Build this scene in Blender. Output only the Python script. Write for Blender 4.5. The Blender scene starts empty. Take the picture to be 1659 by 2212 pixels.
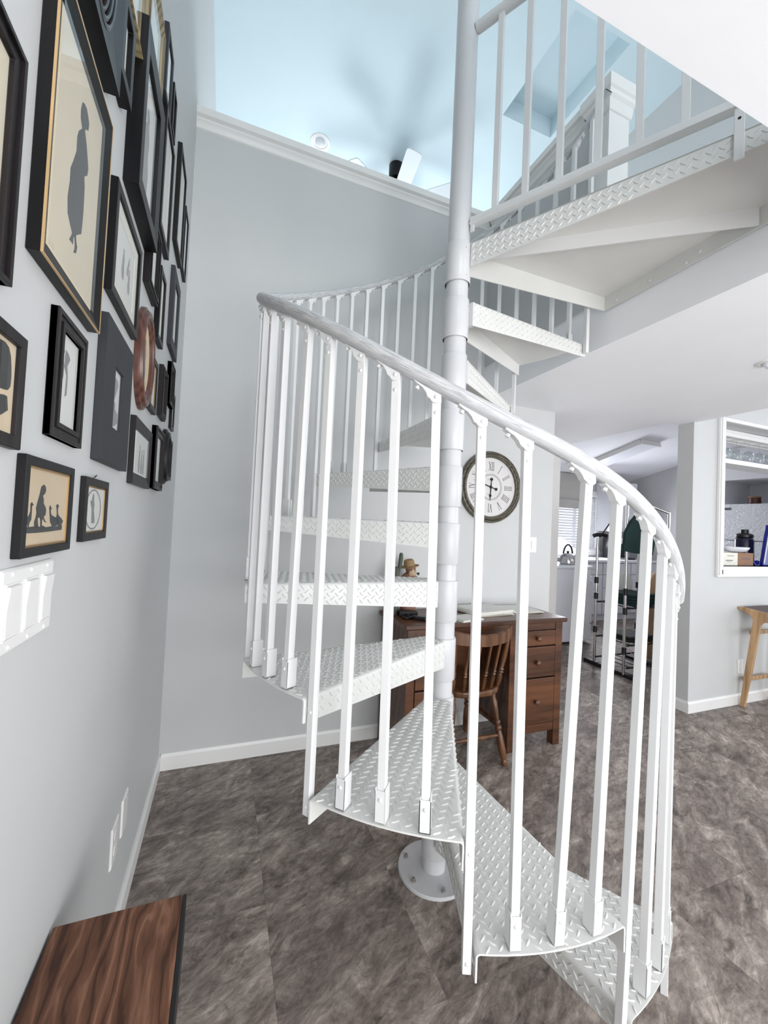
import bpy, bmesh, math, random
from mathutils import Vector, Matrix
from math import sin, cos, pi, radians as R

random.seed(7)
SC = bpy.context.scene
COL = SC.collection

# ------------------------------------------------------------------ camera
def make_camera():
    yaw, pitch, roll, H = 0.3691, 0.0292, 0.0453, 1.3353
    fw = Vector((sin(yaw)*cos(pitch), cos(yaw)*cos(pitch), sin(pitch)))
    r = Vector((cos(yaw), -sin(yaw), 0)); u = r.cross(fw)
    rr = r*cos(roll) + u*sin(roll); uu = -r*sin(roll) + u*cos(roll)
    cam = bpy.data.cameras.new('camera')
    cam.sensor_fit = 'HORIZONTAL'; cam.sensor_width = 36.0
    cam.lens = 36.0*887.27/1659.0
    cam.clip_start = 0.02; cam.clip_end = 200
    o = bpy.data.objects.new('camera', cam)
    M = Matrix.Identity(4)
    for i in range(3):
        M[i][0] = rr[i]; M[i][1] = uu[i]; M[i][2] = -fw[i]
    M[0][3], M[1][3], M[2][3] = 0, 0, H
    o.matrix_world = M
    COL.objects.link(o); SC.camera = o
make_camera()

# ------------------------------------------------------------------ world, lights, exposure
W = bpy.data.worlds.new('daylight'); SC.world = W; W.use_nodes = True
bg = W.node_tree.nodes['Background']
bg.inputs[0].default_value = (0.86, 0.93, 1.0, 1); bg.inputs[1].default_value = 1.6

def area(name, loc, target, sx, sy, power, color=(1, 1, 1)):
    l = bpy.data.lights.new(name, 'AREA'); l.shape = 'RECTANGLE'; l.size = sx; l.size_y = sy
    l.energy = power; l.color = color
    o = bpy.data.objects.new(name, l); COL.objects.link(o)
    o.location = loc
    o.rotation_euler = (Vector(target)-Vector(loc)).to_track_quat('-Z', 'Y').to_euler()
    return o
area('glazed_door_daylight', (1.5, -1.9, 1.0), (1.2, 1.4, 2.4), 3.2, 1.7, 98, (1.0, 0.997, 0.992))
area('side_window_daylight', (6.9, -0.6, 1.5), (2.0, 1.5, 1.2), 2.6, 1.9, 30, (0.98, 0.99, 1.0))
area('loft_side_fill', (2.95, -1.3, 3.8), (-0.2, 2.0, 3.2), 1.6, 1.5, 36, (0.95, 0.98, 1.0))  # added fill, not a known window; lifts the upper walls by bounce
area('loft_near_fill', (0.35, -2.8, 3.75), (1.6, 2.2, 3.0), 1.0, 1.5, 40, (0.95, 0.98, 1.0))  # second added fill for the half wall; no gable window is known
area('bedroom_window_daylight', (1.5, 6.3, 3.5), (1.3, 2.4, 3.9), 1.6, 1.3, 50, (0.94, 0.98, 1.0))
area('bedroom_lamp', (1.62, 4.75, 2.95), (1.35, 3.45, 4.85), 0.85, 0.85, 24, (0.94, 0.985, 1.0))
area('kitchen_window_daylight', (5.5, 5.05, 1.55), (5.0, 2.5, 0.6), 0.8, 0.9, 36, (0.90, 0.92, 1.0))
vs = SC.view_settings
vs.view_transform = 'Standard'; vs.look = 'None'; vs.gamma = 1.0; vs.use_curve_mapping = False
vs.exposure = 0.04

# ------------------------------------------------------------------ materials
def S2L(c):
    return tuple((x/12.92 if x <= 0.04045 else ((x+0.055)/1.055)**2.4) for x in (v/255.0 for v in c))
def nodes(name):
    m = bpy.data.materials.new(name); m.use_nodes = True
    nt = m.node_tree; b = nt.nodes['Principled BSDF']
    return m, nt, b
def coords(nt, kind='Object', scale=(1, 1, 1), rot=(0, 0, 0)):
    if kind == 'World':
        g = nt.nodes.new('ShaderNodeNewGeometry'); src = g.outputs['Position']
    else:
        t = nt.nodes.new('ShaderNodeTexCoord'); src = t.outputs[kind]
    mp = nt.nodes.new('ShaderNodeMapping')
    mp.inputs['Scale'].default_value = scale; mp.inputs['Rotation'].default_value = rot
    nt.links.new(src, mp.inputs['Vector'])
    return mp.outputs[0]
def noise(nt, vec, scale, detail=4, rough=0.55, dist=0.0):
    n = nt.nodes.new('ShaderNodeTexNoise')
    n.inputs['Scale'].default_value = scale; n.inputs['Detail'].default_value = detail
    n.inputs['Roughness'].default_value = rough; n.inputs['Distortion'].default_value = dist
    nt.links.new(vec, n.inputs['Vector'])
    return n.outputs[0]
def ramp(nt, fac, stops):
    r = nt.nodes.new('ShaderNodeValToRGB'); e = r.color_ramp.elements
    while len(e) > 1: e.remove(e[-1])
    e[0].position = stops[0][0]; e[0].color = (*stops[0][1], 1)
    for p, c in stops[1:]:
        k = e.new(p); k.color = (*c, 1)
    nt.links.new(fac, r.inputs[0])
    return r.outputs[0]
def bump(nt, b, h, strength, dist=0.002):
    n = nt.nodes.new('ShaderNodeBump'); n.inputs['Strength'].default_value = strength
    n.inputs['Distance'].default_value = dist
    nt.links.new(h, n.inputs['Height']); nt.links.new(n.outputs[0], b.inputs['Normal'])
def mul(c, k): return tuple(min(1, x*k) for x in c)

def paint(name, rgb, rough=0.5, var=0.03, bs=0.06, scale=60, metal=0.0, spec=0.5):
    m, nt, b = nodes(name); c = S2L(rgb)
    v = coords(nt, 'World')
    n = noise(nt, v, scale*0.08, 3)
    nt.links.new(ramp(nt, n, [(0.3, mul(c, 1-var)), (0.7, mul(c, 1+var))]), b.inputs['Base Color'])
    b.inputs['Roughness'].default_value = rough; b.inputs['Metallic'].default_value = metal
    b.inputs['Specular IOR Level'].default_value = spec
    if bs > 0:
        bump(nt, b, noise(nt, v, scale*4, 3), bs, 0.001)
    return m
def wood(name, dark, light, scale=1.0, axis='x', rough=0.4, contrast=1.0, kind='Object', spec=0.5):
    m, nt, b = nodes(name)
    s = {'x': (0.8, 9, 9), 'y': (9, 0.8, 9), 'z': (9, 9, 0.8)}[axis]
    v = coords(nt, kind, tuple(k*scale for k in s))
    n1 = noise(nt, v, 2.2, 6, 0.62, 1.2)
    w = nt.nodes.new('ShaderNodeTexWave'); w.wave_type = 'RINGS'
    w.rings_direction = {'x': 'X', 'y': 'Y', 'z': 'Z'}[axis]
    w.inputs['Scale'].default_value = 0.55; w.inputs['Distortion'].default_value = 5.0
    w.inputs['Detail'].default_value = 3; w.inputs['Detail Scale'].default_value = 1.2
    nt.links.new(v, w.inputs['Vector'])
    mx = nt.nodes.new('ShaderNodeMath'); mx.operation = 'ADD'
    a = nt.nodes.new('ShaderNodeMath'); a.operation = 'MULTIPLY'; a.inputs[1].default_value = 0.35
    nt.links.new(w.outputs[1], a.inputs[0]); nt.links.new(n1, mx.inputs[0]); nt.links.new(a.outputs[0], mx.inputs[1])
    d, l = S2L(dark), S2L(light)
    nt.links.new(ramp(nt, mx.outputs[0], [(0.35, d), (0.62, tuple((x+y)/2 for x, y in zip(d, l))), (0.95, l)]), b.inputs['Base Color'])
    b.inputs['Roughness'].default_value = rough; b.inputs['Specular IOR Level'].default_value = spec
    bump(nt, b, mx.outputs[0], 0.15, 0.002)
    return m
def metal(name, rgb, rough=0.25):
    m, nt, b = nodes(name); b.inputs['Metallic'].default_value = 1.0
    v = coords(nt, 'Object'); n = noise(nt, v, 30, 2)
    c = S2L(rgb)
    nt.links.new(ramp(nt, n, [(0.3, mul(c, .92)), (0.7, c)]), b.inputs['Base Color'])
    b.inputs['Roughness'].default_value = rough
    return m
def glassy(name, tint=(1, 1, 1), refl_rough=0.0):
    m = bpy.data.materials.new(name); m.use_nodes = True; nt = m.node_tree
    nt.nodes.remove(nt.nodes['Principled BSDF'])
    out = nt.nodes['Material Output']
    t = nt.nodes.new('ShaderNodeBsdfTransparent'); t.inputs[0].default_value = (*tint, 1)
    g = nt.nodes.new('ShaderNodeBsdfGlossy'); g.inputs['Roughness'].default_value = refl_rough
    lw = nt.nodes.new('ShaderNodeLayerWeight'); lw.inputs[0].default_value = 0.5
    pw = nt.nodes.new('ShaderNodeMath'); pw.operation = 'POWER'; pw.inputs[1].default_value = 4.0
    f = nt.nodes.new('ShaderNodeMath'); f.operation = 'MULTIPLY_ADD'; f.inputs[1].default_value = 0.8; f.inputs[2].default_value = 0.04
    nt.links.new(lw.outputs['Facing'], pw.inputs[0]); nt.links.new(pw.outputs[0], f.inputs[0])
    x = nt.nodes.new('ShaderNodeMixShader')
    nt.links.new(f.outputs[0], x.inputs[0]); nt.links.new(t.outputs[0], x.inputs[1]); nt.links.new(g.outputs[0], x.inputs[2])
    nt.links.new(x.outputs[0], out.inputs[0])
    return m

M = {}
M['wall'] = paint('grey_wall_paint', (200, 201, 201), 0.55, 0.012, 0.05, 60)
M['ceil'] = paint('white_ceiling_paint', (246, 247, 250), 0.7, 0.01, 0.05, 60)
M['loftceil'] = paint('pale_loft_ceiling_paint', (214, 231, 238), 0.7, 0.01, 0.05, 60)
M['trim'] = paint('white_trim_paint', (232, 231, 229), 0.35, 0.015, 0.02, 60)
M['cream'] = paint('warm_white_wall_paint', (230, 227, 224), 0.5, 0.012, 0.04, 60)
M['stair'] = paint('white_stair_enamel', (224, 224, 224), 0.28, 0.02, 0.03, 80)
M['pole'] = paint('grey_pole_enamel_with_shade', (206, 206, 208), 0.28, 0.02, 0.03, 80)  # greyer than the stair; the base plate's shade is put into this colour
M['plate'] = paint('tread_enamel', (218, 218, 215), 0.30, 0.03, 0.05, 80)
M['bolt'] = metal('zinc_bolt', (190, 190, 188), 0.35)
M['black'] = paint('black_lacquer', (13, 12, 14), 0.4, 0.15, 0.05, 80, 0.0, 0.3)
M['blackwood'] = wood('worn_black_wood', (9, 8, 9), (34, 29, 30), 2.0, 'z', 0.42, spec=0.3)
M['slate'] = paint('charcoal_frame_paint', (48, 50, 54), 0.55, 0.06, 0.1, 90, 0.0, 0.3)
M['gilt'] = paint('gilt_edge', (205, 172, 124), 0.35, 0.08, 0.05, 100, 0.35)
M['gold'] = wood('carved_gilt_wood', (84, 72, 52), (176, 158, 122), 3.0, 'z', 0.5)
M['brownframe'] = wood('red_brown_wood', (60, 34, 28), (104, 66, 54), 3.0, 'z', 0.3)
M['paper'] = paint('ivory_mat', (226, 223, 212), 0.8, 0.02, 0.0)
M['aged'] = paint('aged_paper', (210, 190, 160), 0.85, 0.05, 0.0, 90)
M['cream_paper'] = paint('cream_paper', (214, 203, 180), 0.85, 0.04, 0.0, 90)
M['whitepaper'] = paint('white_print_paper', (222, 222, 218), 0.85, 0.03, 0.0, 60)
M['ink'] = paint('silhouette_ink', (54, 58, 62), 0.8, 0.06, 0.0)
M['inkdark'] = paint('dark_silhouette_ink', (30, 33, 32), 0.8, 0.06, 0.0)
M['inkpale'] = paint('faint_print_ink', (140, 140, 140), 0.85, 0.08, 0.0)
M['glass'] = glassy('picture_glass')
M['goblet'] = glassy('goblet_glass', (0.93, 0.95, 0.95))
M['silver'] = metal('dull_silver', (130, 130, 132), 0.35)
M['desk'] = wood('desk_oak', (50, 27, 15), (104, 65, 41), 1.0, 'x', 0.32)
M['chair'] = wood('chair_maple', (62, 36, 20), (112, 74, 46), 1.3, 'z', 0.3)
M['bench'] = wood('bench_plank', (50, 30, 22), (136, 94, 72), 0.9, 'y', 0.6, kind='World', spec=0.25)
def bench_material():
    m, nt, b = nodes('rough_stained_plank')
    v = coords(nt, 'World', (1, .16, 1), (0, 0, R(-6)))
    n0 = noise(nt, v, 14, 4, .6, 1.0)
    w = nt.nodes.new('ShaderNodeTexWave'); w.wave_type = 'BANDS'; w.bands_direction = 'X'
    w.inputs['Scale'].default_value = 9; w.inputs['Distortion'].default_value = 14; w.inputs['Detail'].default_value = 3
    w.inputs['Detail Scale'].default_value = 1.6; w.inputs['Detail Roughness'].default_value = .6
    nt.links.new(v, w.inputs['Vector'])
    n2 = noise(nt, coords(nt, 'World', (60, 4, 60)), 6, 5, .7)
    c1 = ramp(nt, w.outputs[1], [(0.0, S2L((72, 46, 35))), (0.14, S2L((98, 65, 48))), (0.6, S2L((108, 73, 55))), (0.88, S2L((112, 77, 58))), (0.99, S2L((134, 96, 76)))])
    c2 = ramp(nt, n0, [(.3, (.66, .62, .6)), (.5, (1, 1, 1)), (.75, (1.22, 1.22, 1.22))])
    c3 = ramp(nt, n2, [(.3, (.7, .68, .66)), (.6, (1.1, 1.1, 1.1))])
    def mulc(a, c):
        x = nt.nodes.new('ShaderNodeMix'); x.data_type = 'RGBA'; x.blend_type = 'MULTIPLY'; x.inputs[0].default_value = 1.0
        nt.links.new(a, x.inputs[6]); nt.links.new(c, x.inputs[7]); return x.outputs[2]
    nt.links.new(mulc(mulc(c1, c2), c3), b.inputs['Base Color'])
    b.inputs['Roughness'].default_value = .62; b.inputs['Specular IOR Level'].default_value = .3
    bump(nt, b, n2, .3, .002)
    return m
M['bench'] = bench_material()
M['oak'] = wood('pale_oak', (150, 114, 78), (196, 160, 120), 1.3, 'z', 0.5)
M['leather'] = paint('dark_brown_leather', (70, 48, 44), 0.5, 0.1, 0.15, 60)
M['steel'] = metal('chrome', (214, 212, 210), 0.15)
M['plasticblk'] = paint('black_plastic', (20, 20, 23), 0.4, 0.05, 0.02)
M['appl'] = paint('white_appliance_enamel', (228, 230, 238), 0.3, 0.01, 0.0)
M['cab'] = paint('white_cabinet', (226, 226, 230), 0.4, 0.01, 0.0)
M['counter'] = paint('white_laminate', (232, 232, 236), 0.3, 0.02, 0.0)
M['clockrim'] = wood('weathered_clock_rim', (52, 48, 40), (108, 102, 88), 3.0, 'x', 0.45)
M['clockface'] = paint('antique_clock_face', (216, 213, 212), 0.7, 0.05, 0.0, 120)
M['green'] = paint('dark_green_cloth', (24, 52, 50), 0.9, 0.12, 0.3, 40)
M['tan'] = paint('tan_paper_bag', (206, 172, 142), 0.8, 0.06, 0.2, 40)
M['navy'] = paint('navy_bottle', (16, 18, 48), 0.25, 0.05, 0.0)
M['blue'] = paint('cobalt_plastic', (22, 34, 140), 0.25, 0.06, 0.0)
M['card'] = paint('brown_cardboard', (142, 108, 84), 0.8, 0.05, 0.05)
M['straw'] = paint('straw_resin', (150, 122, 84), 0.7, 0.15, 0.3, 100)
M['skin'] = paint('terracotta_resin', (128, 92, 72), 0.6, 0.15, 0.2, 100)
M['beard'] = paint('beard_resin', (176, 154, 128), 0.7, 0.2, 0.5, 120)
M['cactus'] = paint('dark_green_resin', (74, 80, 70), 0.6, 0.12, 0.2, 80)
M['cocoa'] = paint('brown_jar', (84, 44, 34), 0.4, 0.08, 0.0)
M['blade'] = paint('fan_blade', (214, 220, 226), 0.5, 0.03, 0.0)
M['beige'] = paint('beige_shade_fabric', (190, 186, 180), 0.9, 0.02, 0.2, 80)
M['blind'] = paint('white_blind', (240, 240, 242), 0.6, 0.01, 0.0)
M['lens'] = paint('frosted_diffuser', (232, 234, 240), 0.4, 0.01, 0.0)
M['dark'] = paint('shade_black', (26, 26, 26), 0.8, 0.0, 0.0)  # near-black standing in for the shade inside holes and gaps
M['grey'] = paint('grey_print', (128, 128, 130), 0.8, 0.03, 0.0)

def rail_material():
    m, nt, b = nodes('weathered_grey_handrail')
    v = coords(nt, 'UV', (1.6, 5, 1))
    n = noise(nt, v, 6, 5, 0.65, 0.4)
    nt.links.new(ramp(nt, n, [(0.3, S2L((150, 151, 154))), (0.5, S2L((192, 193, 195))), (0.75, S2L((222, 222, 222)))]), b.inputs['Base Color'])
    b.inputs['Roughness'].default_value = 0.42
    bump(nt, b, n, 0.15, 0.001)
    return m
M['rail'] = rail_material()

def floor_material():
    m, nt, b = nodes('slate_vinyl')
    g = nt.nodes.new('ShaderNodeNewGeometry'); oi = nt.nodes.new('ShaderNodeObjectInfo')
    cb = nt.nodes.new('ShaderNodeCombineXYZ')
    k = nt.nodes.new('ShaderNodeMath'); k.operation = 'MULTIPLY'; k.inputs[1].default_value = 23.0
    nt.links.new(oi.outputs['Random'], k.inputs[0])
    nt.links.new(k.outputs[0], cb.inputs[0]); nt.links.new(k.outputs[0], cb.inputs[2])
    ad = nt.nodes.new('ShaderNodeVectorMath'); ad.operation = 'ADD'
    nt.links.new(g.outputs['Position'], ad.inputs[0]); nt.links.new(cb.outputs[0], ad.inputs[1])
    def mapped(rz, sc):
        mp = nt.nodes.new('ShaderNodeMapping'); mp.vector_type = 'TEXTURE'; mp.inputs['Rotation'].default_value = (0, 0, rz)
        mp.inputs['Scale'].default_value = tuple(1/q for q in sc)
        nt.links.new(ad.outputs[0], mp.inputs['Vector']); return mp.outputs[0]
    v1 = mapped(R(30), (1, 2.3, 1)); v2 = mapped(R(-18), (1.3, 1, 1)); v3 = mapped(R(22), (1, 1.8, 1))
    n1 = noise(nt, v1, 4.0, 12, 0.70, 1.0)
    n2 = noise(nt, v2, 1.7, 4, 0.5, 0.6)
    n3 = noise(nt, v3, 9.0, 12, 0.74, 1.4)
    n4 = noise(nt, v1, 26.0, 8, 0.70, 0.8)
    c1 = ramp(nt, n1, [(0.30, S2L((92, 83, 78))), (0.45, S2L((132, 122, 115))), (0.56, S2L((158, 148, 140))), (0.70, S2L((204, 194, 183)))])
    c2 = ramp(nt, n3, [(0.34, (0.42, 0.40, 0.39)), (0.47, (0.92, 0.91, 0.91)), (0.56, (1.08, 1.08, 1.08)), (0.68, (1.5, 1.49, 1.48))])
    c3 = ramp(nt, n2, [(0.35, (0.78, 0.77, 0.77)), (0.65, (1.10, 1.09, 1.08))])
    c4 = ramp(nt, n4, [(0.36, (0.72, 0.71, 0.71)), (0.64, (1.2, 1.2, 1.2))])
    rg = nt.nodes.new('ShaderNodeMath'); rg.operation = 'ADD'
    nt.links.new(n3, rg.inputs[0]); nt.links.new(n1, rg.inputs[1])
    def mulc(a, c):
        x = nt.nodes.new('ShaderNodeMix'); x.data_type = 'RGBA'; x.blend_type = 'MULTIPLY'; x.inputs[0].default_value = 1.0
        nt.links.new(a, x.inputs[6]); nt.links.new(c, x.inputs[7]); return x.outputs[2]
    nt.links.new(mulc(mulc(mulc(c1, c2), c3), c4), b.inputs['Base Color'])
    b.inputs['Roughness'].default_value = 0.5; b.inputs['Specular IOR Level'].default_value = 0.4
    bump(nt, b, rg.outputs[0], 0.45, 0.005)
    return m
M['floor'] = floor_material()

# ------------------------------------------------------------------ mesh helpers
class MB:
    def __init__(s): s.v = []; s.f = []; s.uv = None
    def add(s, vs, fs):
        o = len(s.v); s.v += [tuple(p) for p in vs]; s.f += [tuple(i+o for i in f) for f in fs]; return s
    def box(s, x0, x1, y0, y1, z0, z1):
        return s.add([(x0, y0, z0), (x1, y0, z0), (x1, y1, z0), (x0, y1, z0), (x0, y0, z1), (x1, y0, z1), (x1, y1, z1), (x0, y1, z1)],
                     [(0, 3, 2, 1), (4, 5, 6, 7), (0, 1, 5, 4), (1, 2, 6, 5), (2, 3, 7, 6), (3, 0, 4, 7)])
    def obox(s, c, ax, hs):
        c = Vector(c); a, b, d = (Vector(k).normalized()*q for k, q in zip(ax, hs))
        return s.add([c+a*i+b*j+d*k for k in (-1, 1) for i, j in ((-1, -1), (1, -1), (1, 1), (-1, 1))],
                     [(0, 3, 2, 1), (4, 5, 6, 7), (0, 1, 5, 4), (1, 2, 6, 5), (2, 3, 7, 6), (3, 0, 4, 7)])
    def bar(s, p0, p1, w, t, up=(0, 0, 1)):
        p0, p1 = Vector(p0), Vector(p1); d = (p1-p0); L = d.length; d.normalize()
        u = Vector(up); sd = d.cross(u)
        if sd.length < 1e-5: sd = d.cross(Vector((1, 0, 0)))
        sd.normalize(); u = sd.cross(d)
        return s.obox((p0+p1)/2, (d, sd, u), (L/2, w/2, t/2))
    def cyl(s, p0, p1, r0, r1=None, n=16, caps=True):
        r1 = r0 if r1 is None else r1
        p0, p1 = Vector(p0), Vector(p1); d = (p1-p0).normalized()
        a = d.orthogonal().normalized(); b = d.cross(a)
        vs = []
        for p, r in ((p0, r0), (p1, r1)):
            vs += [p+(a*cos(2*pi*i/n)+b*sin(2*pi*i/n))*r for i in range(n)]
        fs = [(i, (i+1) % n, n+(i+1) % n, n+i) for i in range(n)]
        if caps: fs += [tuple(range(n-1, -1, -1)), tuple(range(n, 2*n))]
        return s.add(vs, fs)
    def lathe(s, prof, n=24, origin=(0, 0, 0), axis=(0, 0, 1), caps=True, sy=1.0):
        o = Vector(origin); d = Vector(axis).normalized()
        if abs(d.z) > 0.99: a, b = Vector((1, 0, 0)), Vector((0, 1, 0))*(1 if d.z > 0 else -1)
        elif abs(d.x) > 0.99: a, b = Vector((0, 1, 0)), Vector((0, 0, 1))
        else: a = d.orthogonal().normalized(); b = d.cross(a)
        vs = []
        for r, z in prof:
            vs += [o+d*z+(a*cos(2*pi*i/n)+b*(sy*sin(2*pi*i/n)))*r for i in range(n)]
        m = len(prof)
        fs = [(j*n+i, j*n+(i+1) % n, (j+1)*n+(i+1) % n, (j+1)*n+i) for j in range(m-1) for i in range(n)]
        if caps: fs += [tuple(range(n-1, -1, -1)), tuple((m-1)*n+i for i in range(n))]
        return s.add(vs, fs)
    def ring(s, prof, n=32, origin=(0, 0, 0), axis=(0, 0, 1), sy=1.0):   # closed profile swept round
        return s.lathe(list(prof)+[prof[0]], n, origin, axis, False, sy)
    def tube(s, pts, r, n=10, caps=True):
        pts = [Vector(p) for p in pts]; m = len(pts); rs = r if isinstance(r, (list, tuple)) else [r]*m
        a = None; vs = []
        for i, p in enumerate(pts):
            d = (pts[min(i+1, m-1)]-pts[max(i-1, 0)]).normalized()
            if a is None: a = d.orthogonal().normalized()
            a = (a-d*a.dot(d)).normalized(); b = d.cross(a)
            vs += [p+(a*cos(2*pi*k/n)+b*sin(2*pi*k/n))*rs[i] for k in range(n)]
        fs = [(j*n+i, j*n+(i+1) % n, (j+1)*n+(i+1) % n, (j+1)*n+i) for j in range(m-1) for i in range(n)]
        if caps: fs += [tuple(range(n-1, -1, -1)), tuple((m-1)*n+i for i in range(n))]
        return s.add(vs, fs)
    def prism(s, poly, fn, w0, w1):                # fn(u, v, w) -> xyz
        n = len(poly)
        return s.add([fn(u, v, w0) for u, v in poly]+[fn(u, v, w1) for u, v in poly],
                     [tuple(range(n-1, -1, -1)), tuple(range(n, 2*n))]+[(i, (i+1) % n, n+(i+1) % n, n+i) for i in range(n)])
    def ball(s, c, r, n=12, m=8, sc=(1, 1, 1)):
        vs = []; c = Vector(c)
        for j in range(1, m):
            t = pi*j/m
            vs += [c+Vector((sc[0]*r*sin(t)*cos(2*pi*i/n), sc[1]*r*sin(t)*sin(2*pi*i/n), sc[2]*r*cos(t))) for i in range(n)]
        k = len(vs); vs += [c+Vector((0, 0, r*sc[2])), c-Vector((0, 0, r*sc[2]))]
        fs = [(j*n+i, (j+1)*n+i, (j+1)*n+(i+1) % n, j*n+(i+1) % n) for j in range(m-2) for i in range(n)]
        fs += [(k, i, (i+1) % n) for i in range(n)]+[(k+1, (m-2)*n+(i+1) % n, (m-2)*n+i) for i in range(n)]
        return s.add(vs, fs)
    def mesh(s, name, mat, smooth=False, bevel=0, seg=2, solid=0):
        me = bpy.data.meshes.new(name); me.from_pydata(s.v, [], s.f)
        bm = bmesh.new(); bm.from_mesh(me)
        bmesh.ops.recalc_face_normals(bm, faces=bm.faces)
        if solid: bmesh.ops.solidify(bm, geom=bm.faces[:], thickness=solid)
        if bevel:
            ed = [e for e in bm.edges if len(e.link_faces) == 2 and e.calc_face_angle(0) > R(28)]
            bmesh.ops.bevel(bm, geom=ed, offset=bevel, segments=seg, affect='EDGES', profile=0.5, clamp_overlap=True)
        bm.to_mesh(me); bm.free()
        me.materials.append(M[mat] if isinstance(mat, str) else mat)
        if smooth:
            me.shade_smooth()
            try: me.set_sharp_from_angle(angle=R(38))
            except Exception: pass
        return me
    def build(s, name, mat, parent=None, **k):
        return link(name, s.mesh(name, mat, **k), parent)
def link(name, me, parent=None, local=False):
    o = bpy.data.objects.new(name, me); COL.objects.link(o)
    if parent is not None:
        o.parent = parent
        if not local: o.matrix_parent_inverse = Matrix.Translation(-root_loc(parent))
    return o
def root_loc(o):
    v = Vector(o.location)
    return v if o.parent is None else v+root_loc(o.parent)*(0 if o.matrix_parent_inverse != Matrix.Identity(4) else 1)
def tag(o, label, cat, group=None):
    o['label'] = label; o['category'] = cat
    if group: o['group'] = group
    return o
def thing(name, label, cat, loc=(0, 0, 0), group=None):
    o = bpy.data.objects.new(name, None); o.empty_display_size = 0.05; COL.objects.link(o); o.location = loc
    return tag(o, label, cat, group)
def struct(name, mb, mat, parent=None, **k):
    o = mb.build(name, mat, parent, **k)
    if parent is None: o['kind'] = 'structure'
    return o

# ------------------------------------------------------------------ the room shell
XL, YB = -0.255, 2.434                      # left wall face, back (clock) wall face
ZS0, ZS1, ZC = 2.24, 2.475, 4.85            # loft slab underside / top, upper ceiling

fl = struct('floor', MB().box(XL-.12, 7.0, -3.2, 5.4, -0.06, -0.004), 'floor')
TS = 0.457
tile = MB().box(0.0002, TS-0.0002, 0.0002, TS-0.0002, -0.004, 0).mesh('tile', 'floor', bevel=0.0003, seg=1)
for i in range(16):
    for j in range(-1, 11):
        x0, y0 = XL+i*TS, j*TS+0.12
        if x0 > 6.6 or y0 < -0.4 or y0 > 4.9: continue
        o = link('tile', tile, fl, True); o.location = (x0, y0, 0)
rim = MB()                                   # surround under the rest of the room, flush with the tiles
rim.box(XL, 7.0, -3.2, -1*TS+0.12, -0.004, 0)
rim.build('floor_border', 'floor', fl)

struct('wall_left', MB().box(XL-.12, XL, -3.2, 6.6, 0, ZC+.1), 'wall')
struct('wall_back', MB().box(XL, 2.3, YB, YB+.116, 0, ZS0).box(XL, 1.77, YB, YB+.116, ZS0, 3.46), 'wall')
struct('wall_loft', MB().box(1.65, 1.77, 1.56, YB, ZS1-.001, 3.46), 'wall')
struct('ceiling', MB().box(XL, 1.66, -3.2, .525, ZS0, ZS1).box(1.66, 3.4, -3.2, 2.1, ZS0, ZS1)
       .box(1.66, 3.25, 2.1, YB, ZS0, ZS1).box(3.25, 3.366, 2.1, 2.22, ZS0, ZS1).box(1.77, 3.25, YB, 6.6, ZS0, ZS1).box(XL, 1.77, YB+.116, 6.6, ZS0, ZS1), 'ceil')
# upper ceiling with a shallow coffer
cx0, cx1, cy0, cy1, cd = 2.02, 2.53, 2.07, 2.85, 0.17
struct('ceiling_upper', MB().box(XL, cx0, -3.2, 6.6, ZC, ZC+.3).box(cx1, 3.25, -3.2, 6.6, ZC, ZC+.3)
       .box(cx0, cx1, -3.2, cy0, ZC, ZC+.3).box(cx0, cx1, cy1, 6.6, ZC, ZC+.3).box(cx0, cx1, cy0, cy1, ZC+cd, ZC+.3), 'loftceil')
struct('wall_loft_right', MB().box(3.13, 3.25, -3.2, 6.6, ZS1, ZC), 'wall')
struct('wall_loft_far', MB().box(XL, 3.13, 6.5, 6.6, ZS1, ZC), 'wall')
struct('wall_loft_near', MB().box(XL, 3.13, -3.2, -3.1, ZS1, ZC), 'wall')
struct('wall_hall', MB().box(1.7, 3.25, 3.34, 3.44, 0, ZS0), 'cream')
struct('wall_kitchen_left', MB().box(3.13, 3.25, 3.44, 5.4, 0, ZS1), 'wall')
struct('wall_kitchen_right', MB().box(6.75, 6.87, 2.22, 5.4, 0, 3.1), 'wall')
wx0, wx1, wz0, wz1 = 5.08, 5.92, 1.06, 1.99
struct('wall_kitchen_far', MB().box(3.25, wx0, 5.27, 5.4, 0, 2.6).box(wx1, 6.75, 5.27, 5.4, 0, 2.6)
       .box(wx0, wx1, 5.27, 5.4, 0, wz0).box(wx0, wx1, 5.27, 5.4, wz1, 2.6), 'wall')
def zk(y): return 2.62-0.2275*(y-3.85)
struct('ceiling_kitchen', MB().add([(3.25, 2.1, zk(2.1)), (6.87, 2.1, zk(2.1)), (6.87, 5.4, zk(5.4)), (3.25, 5.4, zk(5.4)),
       (3.25, 2.1, 3.2), (6.87, 2.1, 3.2), (6.87, 5.4, 3.2), (3.25, 5.4, 3.2)],
       [(0, 1, 2, 3), (7, 6, 5, 4), (0, 4, 5, 1), (1, 5, 6, 2), (2, 6, 7, 3), (3, 7, 4, 0)]), 'ceil')
px0, px1, pz0, pz1 = 3.725, 5.25, 1.12, 2.29
struct('wall_right', MB().box(3.366, px0, 2.1, 2.22, 0, 2.8).box(px1, 7.0, 2.1, 2.22, 0, 2.8)
       .box(px0, px1, 2.1, 2.22, 0, pz0).box(px0, px1, 2.1, 2.22, pz1, 2.8).box(3.25, 3.366, 2.1, 2.22, ZS1, 2.8), 'wall')
struct('ceiling_right', MB().box(3.4, 7.0, -3.2, 2.1, 2.8, 2.9), 'ceil')

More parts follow.
